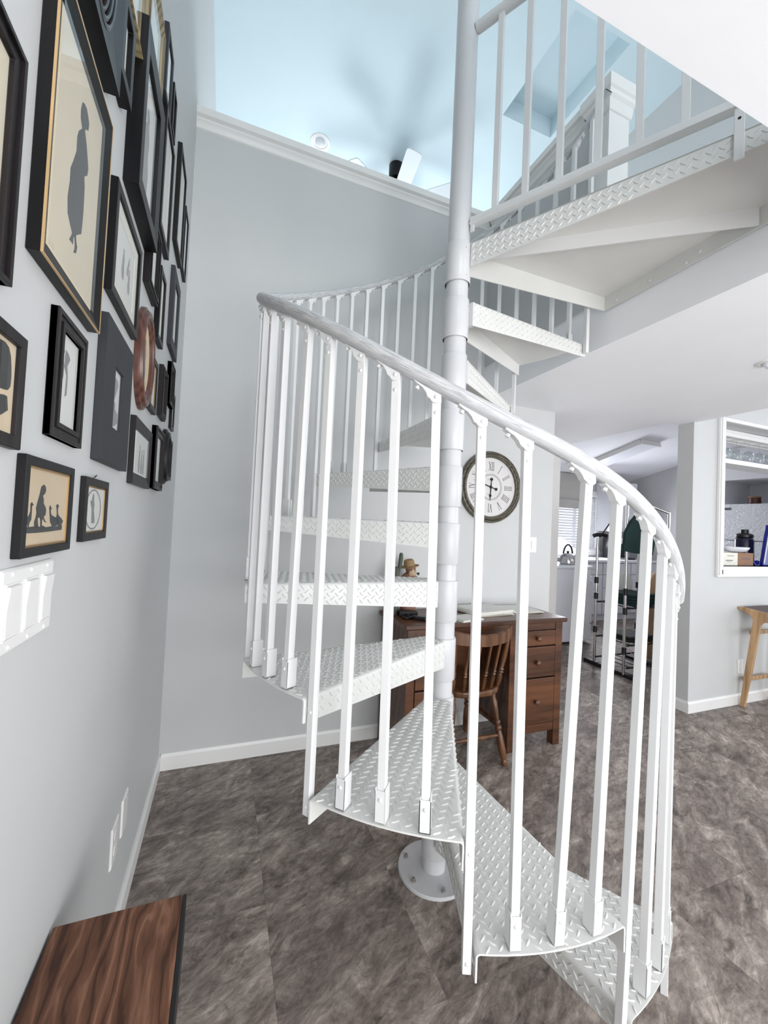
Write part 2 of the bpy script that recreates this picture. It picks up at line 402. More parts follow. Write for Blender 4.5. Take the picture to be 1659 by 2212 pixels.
def extr(poly, fn, w0, w1): return MB().prism(poly, fn, w0, w1)
bbp = [(0, 0), (0.012, 0), (0.012, 0.07), (0.006, 0.085), (0, 0.085)]
struct('baseboard_left', extr(bbp, lambda u, v, w: (XL+u, w, v), -3.2, YB), 'trim')
struct('baseboard_back', extr(bbp, lambda u, v, w: (w, YB-u, v), XL+.012, 2.3), 'trim')
struct('baseboard_right', extr(bbp, lambda u, v, w: (w, 2.1-u, v), 3.354, 7.0).prism(bbp, lambda u, v, w: (3.366-u, w, v), 2.1, 2.22), 'trim')
capp = [(0, 3.445), (.006, 3.45), (.009, 3.472), (.02, 3.486), (.02, 3.497), (.034, 3.508), (.034, 3.545), (.030, 3.55),
        (-.146, 3.55), (-.150, 3.545), (-.150, 3.508), (-.136, 3.497), (-.116, 3.46), (-.116, 3.445)]
struct('trim_1', extr(capp, lambda u, v, w: (w, YB-u, v), XL, 1.80), 'trim', smooth=True)
# side half wall: cap, end post and its moulded cap
struct('trim_2', extr(capp, lambda u, v, w: (1.65-u, w, v), 1.594, YB-.034), 'trim', smooth=True)
nw = thing('newel_post', 'white square newel post ending the loft half wall', 'post', (1.71, 1.50, ZS1))
MB().box(1.642, 1.778, 1.448, 1.56, ZS1, 3.44).build('post', 'trim', nw, bevel=.002)
nc = MB(); lev = [(0, 3.40), (.006, 3.405), (.010, 3.43), (.012, 3.455), (.022, 3.47), (.026, 3.485), (.034, 3.495), (.036, 3.51), (.036, 3.548), (.032, 3.553)]
nc.add([p for e, z in lev for p in ((1.642-e, 1.448-e, z), (1.778+e, 1.448-e, z), (1.778+e, 1.56+e, z), (1.642-e, 1.56+e, z))],
       [(4*j+k, 4*j+(k+1) % 4, 4*j+4+(k+1) % 4, 4*j+4+k) for j in range(len(lev)-1) for k in range(4)]+[(3, 2, 1, 0), tuple(4*(len(lev)-1)+k for k in range(4))])
nc.build('cap', 'trim', nw)

# pass-through frame, inner reveal
pt = MB()
fw_, ft = 0.07, 0.022
pt.box(px0-fw_, px0, 2.1-ft, 2.1, pz0-.085, pz1+.03).box(px0, px1+fw_, 2.1-ft, 2.1, pz0-.085, pz0)
pt.box(px0, px1+fw_, 2.1-ft, 2.1, pz1, pz1+.03)
struct('window_1', pt, 'trim', bevel=.004)
pt2 = MB().box(px0-fw_+.012, px0-.02, 2.1-ft-.008, 2.1-ft, pz0-.07, pz1+.02).box(px0-.03, px1+.05, 2.1-ft-.008, 2.1-ft, pz0-.06, pz0-.025)
for k in range(5): pt2.box(px0-.02, px1+.05, 2.1-ft-.010, 2.1-ft-.006, pz0-.058+.007*k, pz0-.055+.007*k)
w1 = bpy.data.objects['window_1']
pt2.build('frame_moulding', 'trim', w1)
MB().box(px0, px1, 2.075, 2.42, pz0-.012, pz0).build('sill', 'trim', w1, bevel=.003)
# kitchen window
wf = MB()
wf.box(wx0-.06, wx0, 5.235, 5.285, wz0-.06, wz1+.06).box(wx1, wx1+.06, 5.235, 5.285, wz0-.06, wz1+.06)
wf.box(wx0, wx1, 5.235, 5.285, wz1, wz1+.06).box(wx0-.08, wx1+.08, 5.22, 5.285, wz0-.09, wz0)
wf.box((wx0+wx1)/2-.02, (wx0+wx1)/2+.02, 5.29, 5.33, wz0, wz1)
w2 = struct('window_2', wf, 'trim', bevel=.004)
MB().box(wx0, wx1, 5.335, 5.34, wz0, wz1).build('pane', 'glass', w2)

# ------------------------------------------------------------------ the spiral staircase
PX, PY, h = 0.8304, 1.4384, 0.225
A0, PHI, TW, RT = R(-24.27), R(30.34), R(27.89), 0.7593
ST = thing('spiral_staircase', 'white spiral staircase with diamond plate treads and grey handrail', 'staircase', (PX, PY, 0))
def part(name, me, parent=None, loc=(0, 0, 0), rz=0.0):
    o = link(name, me, ST if parent is None else parent, True); o.location = loc; o.rotation_euler = (0, 0, rz); return o

part('center_pole', MB().cyl((0, 0, .01), (0, 0, 3.62), .0445, n=32).lathe([(.0445, 3.62), (.047, 3.625), (.047, 3.635), (.03, 3.655), (.0, 3.66)], 32, caps=False).mesh('center_pole', 'pole', smooth=True))
bp = part('base_plate', MB().lathe([(.138, 0), (.138, .010), (.136, .012), (.05, .012)], 40).mesh('base_plate', 'pole', smooth=True))
bolt_me = MB().cyl((0, 0, 0), (0, 0, .006), .009, n=6).cyl((0, 0, .006), (0, 0, .014), .0055, n=10).mesh('bolt', 'bolt')
for k in range(6):
    a = R(20+60*k); part('bolt', bolt_me, bp, (.112*cos(a), .112*sin(a), .012))
slv = MB().lathe([(.0500, -.160), (.0512, -.158), (.0512, -.004), (.0500, 0), (.0445, .001)], 32, caps=False).mesh('sleeve', 'pole', smooth=True)
scr = MB().lathe([(.0022, 0), (.0022, .0015), (.0008, .0028)], 8, axis=(1, 0, 0)).mesh('set_screw', 'bolt', smooth=True)
for i in range(1, 12):
    s = part('sleeve', slv, None, (0, 0, i*h), -i*PHI)
    for (a, z) in ((R(-110), -.03), (R(-40), -.03), (R(-105), -.14)):
        part('set_screw', scr, s, (.0508*cos(a), .0508*sin(a), z), a)

# --- diamond plate lugs
def lug(mb, c, e, f, n, ang, L=.0120, Wd=.0034, H=.0024):
    """raised lens shaped lug at c in plane (e, f), normal n"""
    c = Vector(c); d = e*cos(ang)+f*sin(ang); p = n.cross(d)
    o = [(-L, 0), (-L*.5, -Wd*.8), (0, -Wd), (L*.5, -Wd*.8), (L, 0), (L*.5, Wd*.8), (0, Wd), (-L*.5, Wd*.8)]
    t = [(-L*.55, 0), (0, -Wd*.35), (L*.55, 0), (0, Wd*.35)]
    vs = [c+d*x+p*y-n*.0004 for x, y in o]+[c+d*x+p*y+n*H for x, y in t]
    fs = [(0, 1, 8), (1, 2, 9, 8), (2, 3, 10, 9), (3, 4, 10), (4, 5, 10), (5, 6, 11, 10), (6, 7, 8, 11), (7, 0, 8), (8, 9, 10, 11)]
    mb.add(vs, fs)
def inside(p, poly):
    r = False; n = len(poly)
    for i in range(n):
        a, b = poly[i], poly[(i+1) % n]
        if (a[1] > p[1]) != (b[1] > p[1]) and p[0] < (b[0]-a[0])*(p[1]-a[1])/(b[1]-a[1])+a[0]: r = not r
    return r
def dist_in(p, poly, m):
    return all(inside((p[0]+m*cos(t), p[1]+m*sin(t)), poly) for t in (0, pi/2, pi, 3*pi/2))
PU, PV = .0245, .0310
def lugs_flat(mb, poly, z, rot=0.0, margin=.005):
    xs = [p[0] for p in poly]; ys = [p[1] for p in poly]
    cr, sr = cos(rot), sin(rot)
    for i in range(-110, 111):
        for j in range(-55, 56):
            u, v = i*PU/2, (j+.5*(i % 2))*PV
            x, y = u*cr-v*sr, u*sr+v*cr
            if not (min(xs) <= x <= max(xs) and min(ys) <= y <= max(ys)): continue
            if dist_in((x, y), poly, margin):
                lug(mb, (x, y, z), Vector((cr, sr, 0)), Vector((-sr, cr, 0)), Vector((0, 0, 1)), R(40) if i % 2 else R(-50))
def lugs_strip(mb, p0, p1, zt, h0, h1, nrm):
    """flange from p0 to p1 hanging from zt, height h0 -> h1"""
    p0, p1 = Vector((*p0, 0)), Vector((*p1, 0)); d = p1-p0; L = d.length; d.normalize(); n = Vector(nrm); dn = Vector((0, 0, -1))
    for i in range(int((L-.012)/(.030/2))):
        u = .010+i*.030/2; hh = h0+(h1-h0)*u/L; v = .0155+(.013 if i % 2 else 0)
        while v < hh-.007:
            c = p0+d*u+dn*v; c.z += zt
            lug(mb, c, d, dn, n, R(42) if i % 2 else R(-48)); v += .026
def plate_section(inner, outer, flange_in, flange_out, arc_r=None, b=.010, ntop=12):
    """bent plate: inner=(p_back, p_front), outer likewise; both long sides folded down"""
    ib, if_ = Vector(inner[0]), Vector(inner[1]); ob, of = Vector(outer[0]), Vector(outer[1])
    def nin(p, q, toward):
        d = (q-p).normalized(); n = Vector((-d.y, d.x)); return n if n.dot(toward-p) > 0 else -n
    nb, nf = nin(ib, ob, if_), nin(if_, of, ib)
    def onarc(p, d):
        if not arc_r: return p
        B = p.dot(d); C = p.dot(p)-arc_r*arc_r; return p+d*(-B+math.sqrt(B*B-C))
    cols = []
    def fold(pi_, po, n, rev):
        d = (po-pi_).normalized(); c = []
        c.append(((pi_, -flange_in), (onarc(po, d), -flange_out)))
        for k in range(5):
            t = pi/2*k/4; o = b*(1-cos(t)); z = -b*(1-sin(t))
            q = onarc(po+n*o-d*.03, d); c.append(((pi_+n*o, z), (q, z)))
        return c[::-1] if rev else c
    cols += fold(ib, ob, nb, False)
    tb_i, tb_o = cols[-1][0][0], cols[-1][1][0]
    ff = fold(if_, of, nf, True); tf_i, tf_o = ff[0][0][0], ff[0][1][0]
    for k in range(1, ntop):
        t = k/ntop; pi_ = tb_i.lerp(tf_i, t); po = tb_o.lerp(tf_o, t)
        if arc_r: po = po.normalized()*arc_r
        cols.append(((pi_, 0), (po, 0)))
    cols += ff
    mb = MB(); vs = []; fs = []
    NS = 1
    for (pi_, zi), (po, zo) in cols:
        vs += [(pi_.x, pi_.y, zi), (po.x, po.y, zo)]
    for k in range(len(cols)-1): fs.append((2*k, 2*k+1, 2*k+3, 2*k+2))
    mb.add(vs, fs)
    return mb, (nb, nf)

ti, to = [(0.046, -.050), (0.046, .050)], [(RT*cos(TW/2), -RT*sin(TW/2)), (RT*cos(TW/2), RT*sin(TW/2))]
tmb, (nb, nf) = plate_section(ti, to, .100, .060, RT)
me = tmb.mesh('tread', 'plate')
bm = bmesh.new(); bm.from_mesh(me)
bmesh.ops.recalc_face_normals(bm, faces=bm.faces)
if sum(f.normal.z*f.calc_area() for f in bm.faces) < 0: bmesh.ops.reverse_faces(bm, faces=bm.faces)
bmesh.ops.solidify(bm, geom=bm.faces[:], thickness=.004)
bm.to_mesh(me); bm.free(); me.shade_smooth(); me.set_sharp_from_angle(angle=R(40))
tread_me = me
poly = [(.05, -.045), (.05, .045)]+[((RT-.003)*cos(t), (RT-.003)*sin(t)) for t in [TW/2*.965-TW*.965*k/10 for k in range(11)]]
lm = MB(); lugs_flat(lm, poly, 0, 0)
lugs_strip(lm, ti[0], to[0], 0, .100, .060, (-nb.x, -nb.y, 0)); lugs_strip(lm, ti[1], to[1], 0, .100, .060, (-nf.x, -nf.y, 0))
lug_me = lm.mesh('raised_pattern', 'plate', smooth=True)
gus = MB().box(.045, .060, -.050, .050, -.098, -.004).mesh('hub_bracket', 'stair')
for i in range(1, 11):
    t = part('tread', tread_me, None, (0, 0, i*h), A0-i*PHI-TW/2)
    q = part('raised_pattern', lug_me, t); q['kind'] = 'stuff'
    part('hub_bracket', gus, t)

# --- landing
def W2(x, y): return (x-PX, y-PY)
AL = R(-58.5); cl, sl = cos(AL), sin(AL)
LA, LB = (.055*cl-.03*sl*0, .055*sl), (1.055*cl, 1.055*sl)
LC, LD, LE = W2(1.650, .534), W2(1.650, 1.449), W2(.885, 1.451)
lt = MB(); lp = [LA, LB, LC, LD, LE]
lt.prism(lp, lambda u, v, w: (u, v, w), -.005, 0)
nfr = Vector((sl, -cl, 0))     # outward normal of the front edge
def flange(mb, p, q, h0, h1, th, n):
    n = Vector(n); P0, P1 = Vector((*p, 0)), Vector((*q, 0))
    mb.add([P0, P1, P1+Vector((0, 0, -h1)), P0+Vector((0, 0, -h0)), P0-n*th, P1-n*th, P1-n*th+Vector((0, 0, -h1)), P0-n*th+Vector((0, 0, -h0))],
           [(0, 1, 2, 3), (7, 6, 5, 4), (0, 4, 5, 1), (1, 5, 6, 2), (2, 6, 7, 3), (3, 7, 4, 0)])
flange(lt, LA, LB, .10, .056, .004, nfr)
flange(lt, LC, LD, .07, .07, .005, (1, 0, 0)); flange(lt, LE, LD, .10, .07, .004, (0, 1, 0))
lb = part('landing', lt.mesh('landing', 'plate'), None, (0, 0, 11*h))
rb = MB(); r0, r1 = W2(.905, 1.405), W2(1.64, .83)
dd = (Vector(r1)-Vector(r0)).normalized(); flange(rb, r0, r1, .05, .062, .005, (dd.y, -dd.x, 0))
part('rib', rb.mesh('rib', 'stair'), lb, (0, 0, -.004))
ll = MB(); lugs_flat(ll, lp, 0, AL, .008); lugs_strip(ll, LA, LB, 0, .10, .056, tuple(nfr))
q = part('raised_pattern', ll.mesh('raised_pattern', 'plate', smooth=True), lb); q['kind'] = 'stuff'
hs = MB().lathe([(.006, 0), (.006, .003), (.002, .005)], 10, axis=(-1, 0, 0)).mesh('bolt', 'stair', smooth=True)
for (y, z) in ((.66, -.045), (.85, -.048), (1.02, -.04), (1.07, -.055), (1.22, -.045), (1.38, -.05)):
    part('bolt', hs, lb, (LC[0]-.005, y-PY, z))

# --- handrail
KN = [0.5, 1.2, 2, 3, 4, 5.5, 7.5, 9.5, 11.3]
KV = [-0.034, 0.013, 0.033, -0.014, -0.010, -0.018, -0.015, -0.026, -0.026]
def spline(kn, v):
    n = len(kn); hh = [kn[i+1]-kn[i] for i in range(n-1)]
    A = [[0.0]*n for _ in range(n)]; b = [0.0]*n; A[0][0] = A[-1][-1] = 1
    for i in range(1, n-1):
        A[i][i-1] = hh[i-1]; A[i][i] = 2*(hh[i-1]+hh[i]); A[i][i+1] = hh[i]
        b[i] = 6*((v[i+1]-v[i])/hh[i]-(v[i]-v[i-1])/hh[i-1])
    for i in range(1, n):
        f = A[i][i-1]/A[i-1][i-1]
        for k in range(n): A[i][k] -= f*A[i-1][k]
        b[i] -= f*b[i-1]
    m = [0.0]*n; m[-1] = b[-1]/A[-1][-1]
    for i in range(n-2, -1, -1): m[i] = (b[i]-A[i][i+1]*m[i+1])/A[i][i]
    def f(x):
        x = min(max(x, kn[0]), kn[-1]); i = 0
        while i < n-2 and x > kn[i+1]: i += 1
        t, u, H = x-kn[i], kn[i+1]-x, hh[i]
        return m[i]*u**3/(6*H)+m[i+1]*t**3/(6*H)+(v[i]/H-m[i]*H/6)*u+(v[i+1]/H-m[i+1]*H/6)*t
    return f
rail_off = spline(KN, KV)
RH, RR = 0.751, 0.0185
def rail(th): a = A0-th*PHI; return Vector((RH*cos(a), RH*sin(a), 0.939+h*th+rail_off(th)))
NP, NR = 220, 16
ths = [0.945+(11.16-0.945)*k/NP for k in range(NP+1)]
rp = [rail(t) for t in ths]
rme = MB().tube(rp, RR, NR, False).mesh('handrail', 'rail', smooth=True)
uvl = rme.uv_layers.new(name='UVMap')
for p_ in rme.polygons:
    for li in p_.loop_indices:
        vi = rme.loops[li].vertex_index; uvl.data[li].uv = (vi//NR/NP*9.0, (vi % NR)/NR)
hr = part('handrail', rme)
d0 = (rp[1]-rp[0]).normalized(); d1 = (rp[-1]-rp[-2]).normalized()
part('rail_end', MB().cyl(rp[0]-d0*.004, rp[0]+d0*.004, RR*.8, RR*.995, 16).mesh('rail_end', 'rail', smooth=True), hr)
part('tube_mouth_shade', MB().cyl(rp[-1]-d1*.03, rp[-1]+d1*.001, RR*.93, n=16).mesh('tube_mouth_shade', 'dark'), hr)  # solid dark plug coloured as the shade inside the open tube

# --- balusters: square tube, foot bracket, curved rail bracket, rivets
BW, RB = .0192, .743
foot = MB()
foot.box(.0099, .0127, -.0127, .0127, 0, .070)                       # outer plate
foot.box(-.018, .0127, -.0127, -.0100, 0, .076).box(-.018, .0127, .0100, .0127, 0, .076)
foot.box(-.018, .0127, -.0127, .0127, 0, .003)
foot_me = foot.mesh('foot_bracket', 'stair', bevel=.0008, seg=1)
rivet = MB().lathe([(.0045, 0), (.0042, .002), (.0025, .0034), (0.0006, .0038)], 12, axis=(1, 0, 0)).mesh('rivet', 'stair', smooth=True)
sl_ = math.atan2(h, PHI*RH)
cs, ss = cos(sl_), sin(sl_)
arm = []
cc = (-.004, -RR-.0135)            # hinge centre in rail frame (s along rail upward, n normal)
arm += [(.058, -RR-.0005), (.060, -RR-.0045), (.048, -RR-.0075), (.034, -RR-.0095), (.022, -RR-.0150), (.0125, -RR-.0225)]
for k in range(9):
    t = R(-48-16*k); arm.append((cc[0]+.0135*cos(t), cc[1]+.0135*sin(t)))
arm += [(-.010, -RR-.0015)]
def arm_xyz(s_, n_, w):            # local: x radial out, y = ascending direction is -tangent
    u = s_*cs-n_*ss; v = s_*ss+n_*cs
    return (w, -u, v)
am = MB().prism(arm, arm_xyz, -.0100, .0100)
for kk in (.046,):
    c0 = Vector(arm_xyz(kk, -RR-.0085, 0)); c1 = Vector(arm_xyz(kk, -RR-.0165, 0)); am.cyl(c0, c1, .0062, n=6)
rb_me = am.mesh('rail_bracket', 'stair', bevel=.0008, seg=1)
LEAN = {4.21: -.04, 3.46: .025, 3.21: .035, 2.96: .029, 2.71: .021, 2.46: -.11, 2.21: -.092, 1.96: -.15, 1.71: -.14, 1.46: -.12, 1.21: -.08}
hz = arm_xyz(cc[0], cc[1], 0)       # hinge offset from the rail centre
for i in range(1, 12):
    for k in range(4):
        if i == 11 and k > 0: break
        th = i-.04+.25*k
        tt = th+LEAN.get(round(th, 2), 0.0)
        a, at = A0-th*PHI, A0-tt*PHI
        p = rail(tt)
        dl = math.atan2((rail(tt+.02).z-rail(tt-.02).z)/.04, PHI*RH)-sl_
        hy, hzz = hz[1]*cos(-dl)-hz[2]*sin(-dl), hz[1]*sin(-dl)+hz[2]*cos(-dl)
        z1 = p.z+hzz
        z0 = i*h if k else max((i-1)*h-.052, 0)
        if i == 11: z0 = 10*h-.052
        P0, P1 = Vector((RB*cos(a), RB*sin(a), z0)), Vector((RB*cos(at), RB*sin(at), z1))
        L = (P1-P0).length; zx = (P1-P0).normalized(); xr = Vector((cos(a), sin(a), 0)); yx = zx.cross(xr).normalized(); xr = yx.cross(zx)
        tau = math.asin(max(-1, min(1, zx.dot(Vector((-sin(a), cos(a), 0))))))
        bmb = MB().box(-BW/2, BW/2, -BW/2, BW/2, 0, L-.004)
        b = part('baluster', bmb.mesh('baluster', 'stair', bevel=.0015, seg=2), None, P0, a)
        b.rotation_euler = Matrix((xr, yx, zx)).transposed().to_euler()
        if k == 0:
            for z in (.022, h+.022):
                if i == 1 and z < .1: continue
                part('rivet', rivet, b, (BW/2-.001, 0, z))
            for (z, y) in ((.024, .012), (h+.026, -.012)):
                part('rivet', rivet, b, (0, y*1.0, z), R(90) if y > 0 else R(-90))
        else:
            part('foot_bracket', foot_me, b, (0, 0, .0015))
            part('rivet', rivet, b, (.0122, 0, .052))
        q = part('rail_bracket', rb_me, b, (.004, -hy, L-hzz)); q.rotation_euler = (-dl+tau, 0, 0)
        part('rivet', rivet, b, (.0135, 0, L), 0)
        part('rivet', rivet, b, (BW/2-.0005, 0, L-.034), 0)

# --- guard railing on the landing edge
gr = MB(); gx = lambda s, z, o=0: (s*cl+o*sl, s*sl-o*cl, z)
gd = (Vector(gx(1, 0))-Vector(gx(0, 0)))
gr.obox(gx(.56, 2.556), (gd, nfr, (0, 0, 1)), (.51, .010, .016))
gr.obox(gx(.56, 2.5435), (gd, nfr, (0, 0, 1)), (.51, .017, .0025))
gl = part('guard_rail', gr.mesh('guard_rail', 'stair', bevel=.002), None)
gt = MB().tube([gx(.045, 3.368), gx(1.06, 3.368)], .021, 14)
part('top_rail', gt.mesh('top_rail', 'stair', smooth=True), gl)
gb = MB().box(-.0115, .0115, -.009, .009, 0, .80).mesh('guard_baluster', 'stair', bevel=.0015)
for s in (.150, .265, .385, .507, .625, .743, .862, .98):
    x, y, z = gx(s, 2.568); part('guard_baluster', gb, gl, (x, y, z), AL)
for s in (.866,):
    tb = MB().obox(gx(s, 2.473, .006), (gd, nfr, (0, 0, 1)), (.012, .003, .083))
    t = part('guard_bracket', tb.mesh('guard_bracket', 'stair', bevel=.002), gl)
    part('bolt_hole_shade', MB().cyl(gx(s, 2.508, .007), gx(s, 2.508, .0098), .004, n=10).mesh('bolt_hole_shade', 'dark'), t)  # dark disc painted as the shade of a hole
tb = MB().obox(gx(.06, 2.535, .004), (gd, nfr, (0, 0, 1)), (.008, .004, .022))
part('guard_bracket', tb.mesh('guard_bracket', 'stair', bevel=.002), gl)

# ------------------------------------------------------------------ pictures on the left wall
def on_wall(d): return lambda u, v, w: (XL+w, u, v)
def rect(y0, y1, z0, z1): return [(y0, z0), (y1, z0), (y1, z1), (y0, z1)]
def frame_ring(mb, o, i, x0, x1, x2=None):
    """rectangular moulding: outer rect o, inner rect i, from wall offset x0 to x1 (outer edge) / x2 (inner edge)"""
    x2 = x1 if x2 is None else x2
    O, I = rect(*o), rect(*i)
    vs = [(XL+x0, *p) for p in O]+[(XL+x1, *p) for p in O]+[(XL+x2, *p) for p in I]+[(XL+x0, *p) for p in I]
    fs = []
    for k in range(4):
        n = (k+1) % 4
        fs += [(k, n, 4+n, 4+k), (4+k, 4+n, 8+n, 8+k), (8+k, 8+n, 12+n, 12+k), (12+k, 12+n, n, k)]
    mb.add(vs, fs)
def picture(label, o, w, d, mat='blackwood', art='whitepaper', mat_w=0.0, gilt=0, glass=True, x2=None, ink=None, steps=None, group=None):
    y0, y1, z0, z1 = o
    t = thing('framed_picture', label, 'picture', (XL, (y0+y1)/2, z0), group)
    i = (y0+w, y1-w, z0+w, z1-w)
    mb = MB(); frame_ring(mb, o, i, 0, d, x2); fr = mb.build('frame', mat, t, bevel=min(.0012, d*.1), seg=1)
    if steps:                                        # raised outer step or inner lip
        for (a, b, e0, e1, mm) in steps:
            mb = MB(); frame_ring(mb, (y0+a, y1-a, z0+a, z1-a), (y0+b, y1-b, z0+b, z1-b), e0, e1); mb.build('moulding_step', mm, fr, bevel=.0006, seg=1)
    if gilt:
        mb = MB(); e = .0012
        if gilt == 1: frame_ring(mb, (y0-.0004, y1+.0004, z0-.0004, z1+.0004), (y0+e, y1-e, z0+e, z1-e), d-.0026, d+.0005)
        else: frame_ring(mb, (i[0]-.001, i[1]+.001, i[2]-.001, i[3]+.001), (i[0]+.003, i[1]-.003, i[2]+.003, i[3]-.003), d*.4, d*.75)
        mb.build('gilt_line', 'gilt', fr)
    if mat_w:
        mb = MB(); j = (i[0]+mat_w, i[1]-mat_w, i[2]+mat_w, i[3]-mat_w); frame_ring(mb, i, j, .002, max(.0062, d*.5+.0016)); mb.build('mat_board', 'paper', t)
    pp = max(.0045, d*.5); MB().box(XL+.001, XL+pp, i[0]-.0005, i[1]+.0005, i[2]-.0005, i[3]+.0005).build('print', art, t)
    for (mm, polys) in (ink or []):
        mb = MB()
        for pl in polys: mb.prism(pl, on_wall(0), pp+.0001, pp+.0005)
        mb.build('silhouette', mm, t)
    if glass:
        g = d*.75
        MB().add([(XL+g, *p) for p in rect(*i)], [(0, 1, 2, 3)]).build('glass', 'glass', t)
    return t
def grow(pl, s, c=None):
    return pl
def figure(cy, cz, hh, lean=0.0):                     # small standing figure for far prints
    p = [(-.10, 0), (.12, 0), (.16, .30), (.10, .52), (.13, .66), (.09, .80), (.07, .84), (.09, .92), (.03, 1.0), (-.05, .97), (-.06, .88), (-.03, .83), (-.10, .74), (-.12, .55), (-.18, .25)]
    return [(cy+u*hh+lean*v*hh, cz+v*hh) for u, v in p]
def oval_pts(cy, cz, ry, rz, n=28): return [(cy+ry*cos(2*pi*k/n), cz+rz*sin(2*pi*k/n)) for k in range(n)]

LADY = [(0.7757, 1.984), (0.7843, 1.9898), (0.7954, 1.9917), (0.8047, 1.9851), (0.8099, 1.9796), (0.8086, 1.9668), (0.8003, 1.9606), (0.796, 1.9592), (0.7943, 1.9526), (0.8049, 1.9391), (0.8126, 1.9251), (0.8198, 1.9103), (0.817, 1.8964), (0.805, 1.8861), (0.8054, 1.8807), (0.809, 1.8708), (0.8097, 1.856), (0.8109, 1.8313), (0.8099, 1.8101), (0.8078, 1.7904), (0.7936, 1.7803), (0.7856, 1.7739), (0.7886, 1.7659), (0.7941, 1.7596), (0.7908, 1.7476), (0.7798, 1.7428), (0.7834, 1.7492), (0.7838, 1.758), (0.7792, 1.7673), (0.7757, 1.7638), (0.7758, 1.7529), (0.7595, 1.7509), (0.7657, 1.7597), (0.7697, 1.7671), (0.7582, 1.7749), (0.747, 1.7835), (0.7427, 1.806), (0.7472, 1.8327), (0.7465, 1.8532), (0.7559, 1.8727), (0.7651, 1.8949), (0.764, 1.9181), (0.7685, 1.9306), (0.782, 1.9465), (0.7792, 1.949), (0.7728, 1.9554), (0.7715, 1.9689)]
GIRL = [(0.7413, 1.3706), (0.7478, 1.3673), (0.7497, 1.3618), (0.7459, 1.357), (0.7396, 1.3539), (0.7437, 1.3485), (0.7438, 1.343), (0.7516, 1.3376), (0.7545, 1.3339), (0.7535, 1.3264), (0.7472, 1.3226), (0.7537, 1.317), (0.7601, 1.315), (0.7531, 1.3151), (0.743, 1.3208), (0.742, 1.3134), (0.7453, 1.3074), (0.7377, 1.3076), (0.7369, 1.3171), (0.7338, 1.3226), (0.7264, 1.3208), (0.7311, 1.3078), (0.7185, 1.3076), (0.7159, 1.3156), (0.7201, 1.3226), (0.7219, 1.3298), (0.7189, 1.3351), (0.7244, 1.3478), (0.7284, 1.3552), (0.7306, 1.3625), (0.7329, 1.3672)]
G1 = [(0.7045, 1.3435), (0.7112, 1.3393), (0.706, 1.3387), (0.7061, 1.3331), (0.7061, 1.3261), (0.706, 1.3192), (0.7011, 1.3149), (0.6991, 1.308), (0.696, 1.3081), (0.6953, 1.3128), (0.6865, 1.3151), (0.6803, 1.3193), (0.6911, 1.3218), (0.6983, 1.3252), (0.7018, 1.3304), (0.7016, 1.3365), (0.7005, 1.3408)]
G2 = [(0.7691, 1.3408), (0.7777, 1.3343), (0.7716, 1.3351), (0.7738, 1.3284), (0.7777, 1.3255), (0.8019, 1.3205), (0.8084, 1.3144), (0.7988, 1.3085), (0.7836, 1.3069), (0.7732, 1.3149), (0.7692, 1.3264), (0.7669, 1.3341), (0.7657, 1.3379)]
G3 = [(0.7977, 1.3436), (0.8047, 1.3408), (0.8011, 1.3366), (0.8011, 1.3306), (0.8053, 1.3256), (0.8183, 1.3205), (0.8265, 1.3163), (0.8203, 1.3101), (0.8086, 1.3073), (0.7987, 1.3145), (0.794, 1.3206), (0.7981, 1.3266), (0.7962, 1.3345), (0.793, 1.3405)]
GRND = [(0.6819, 1.3093), (0.688, 1.3105), (0.6932, 1.3087), (0.7028, 1.3092), (0.7231, 1.3098), (0.7362, 1.3087), (0.7471, 1.31), (0.7567, 1.3075), (0.7782, 1.3086), (0.7886, 1.3072), (0.8232, 1.3093), (0.8218, 1.3018), (0.7698, 1.3005), (0.7247, 1.3002), (0.6832, 1.3009)]
BUST = [(0.5722, 1.5182), (0.5913, 1.5268), (0.5942, 1.5265), (0.6043, 1.5276), (0.6138, 1.5246), (0.6197, 1.5162), (0.6224, 1.5049), (0.6241, 1.4932), (0.6235, 1.4807), (0.6181, 1.4746), (0.6107, 1.4732), (0.5763, 1.4694)]
BUST2 = [(0.5866, 1.4526), (0.6016, 1.4654), (0.6101, 1.467), (0.6177, 1.4669), (0.6216, 1.4512), (0.6063, 1.4423), (0.5878, 1.4444)]
SMALL = [(1.0847, 1.6385), (1.103, 1.6355), (1.1092, 1.6257), (1.0985, 1.6079), (1.0812, 1.5858), (1.094, 1.5806), (1.0935, 1.5689), (1.1162, 1.5626), (1.1214, 1.5431), (1.1005, 1.5328), (1.0746, 1.5246), (1.0631, 1.5278), (1.0744, 1.5472), (1.0653, 1.5619), (1.067, 1.5764), (1.0792, 1.5939), (1.0699, 1.6083), (1.069, 1.625)]
OVALLADY = [(0.9852, 1.3706), (0.9923, 1.3659), (0.9929, 1.3556), (0.9981, 1.3481), (0.9952, 1.3377), (1.0021, 1.3223), (1.0056, 1.3107), (0.9842, 1.3097), (0.982, 1.3274), (0.9809, 1.34), (0.9734, 1.3474), (0.9693, 1.3548), (0.9798, 1.3564), (0.9821, 1.3654)]
MAN = [(0.7819, 1.59), (0.7881, 1.5863), (0.7818, 1.5759), (0.7887, 1.5623), (0.7874, 1.5457), (0.78, 1.5274), (0.7675, 1.5237), (0.7695, 1.5557), (0.7717, 1.5722), (0.7778, 1.5824)]
WOMAN = [(0.793, 1.5902), (0.8052, 1.5866), (0.8122, 1.5808), (0.8015, 1.5667), (0.8061, 1.5517), (0.8062, 1.5208), (0.7985, 1.5166), (0.8006, 1.55), (0.7898, 1.5627), (0.7895, 1.5788)]
LEG = [(0.7675, 1.5237), (0.78, 1.5274), (0.7794, 1.5015), (0.767, 1.4982)]

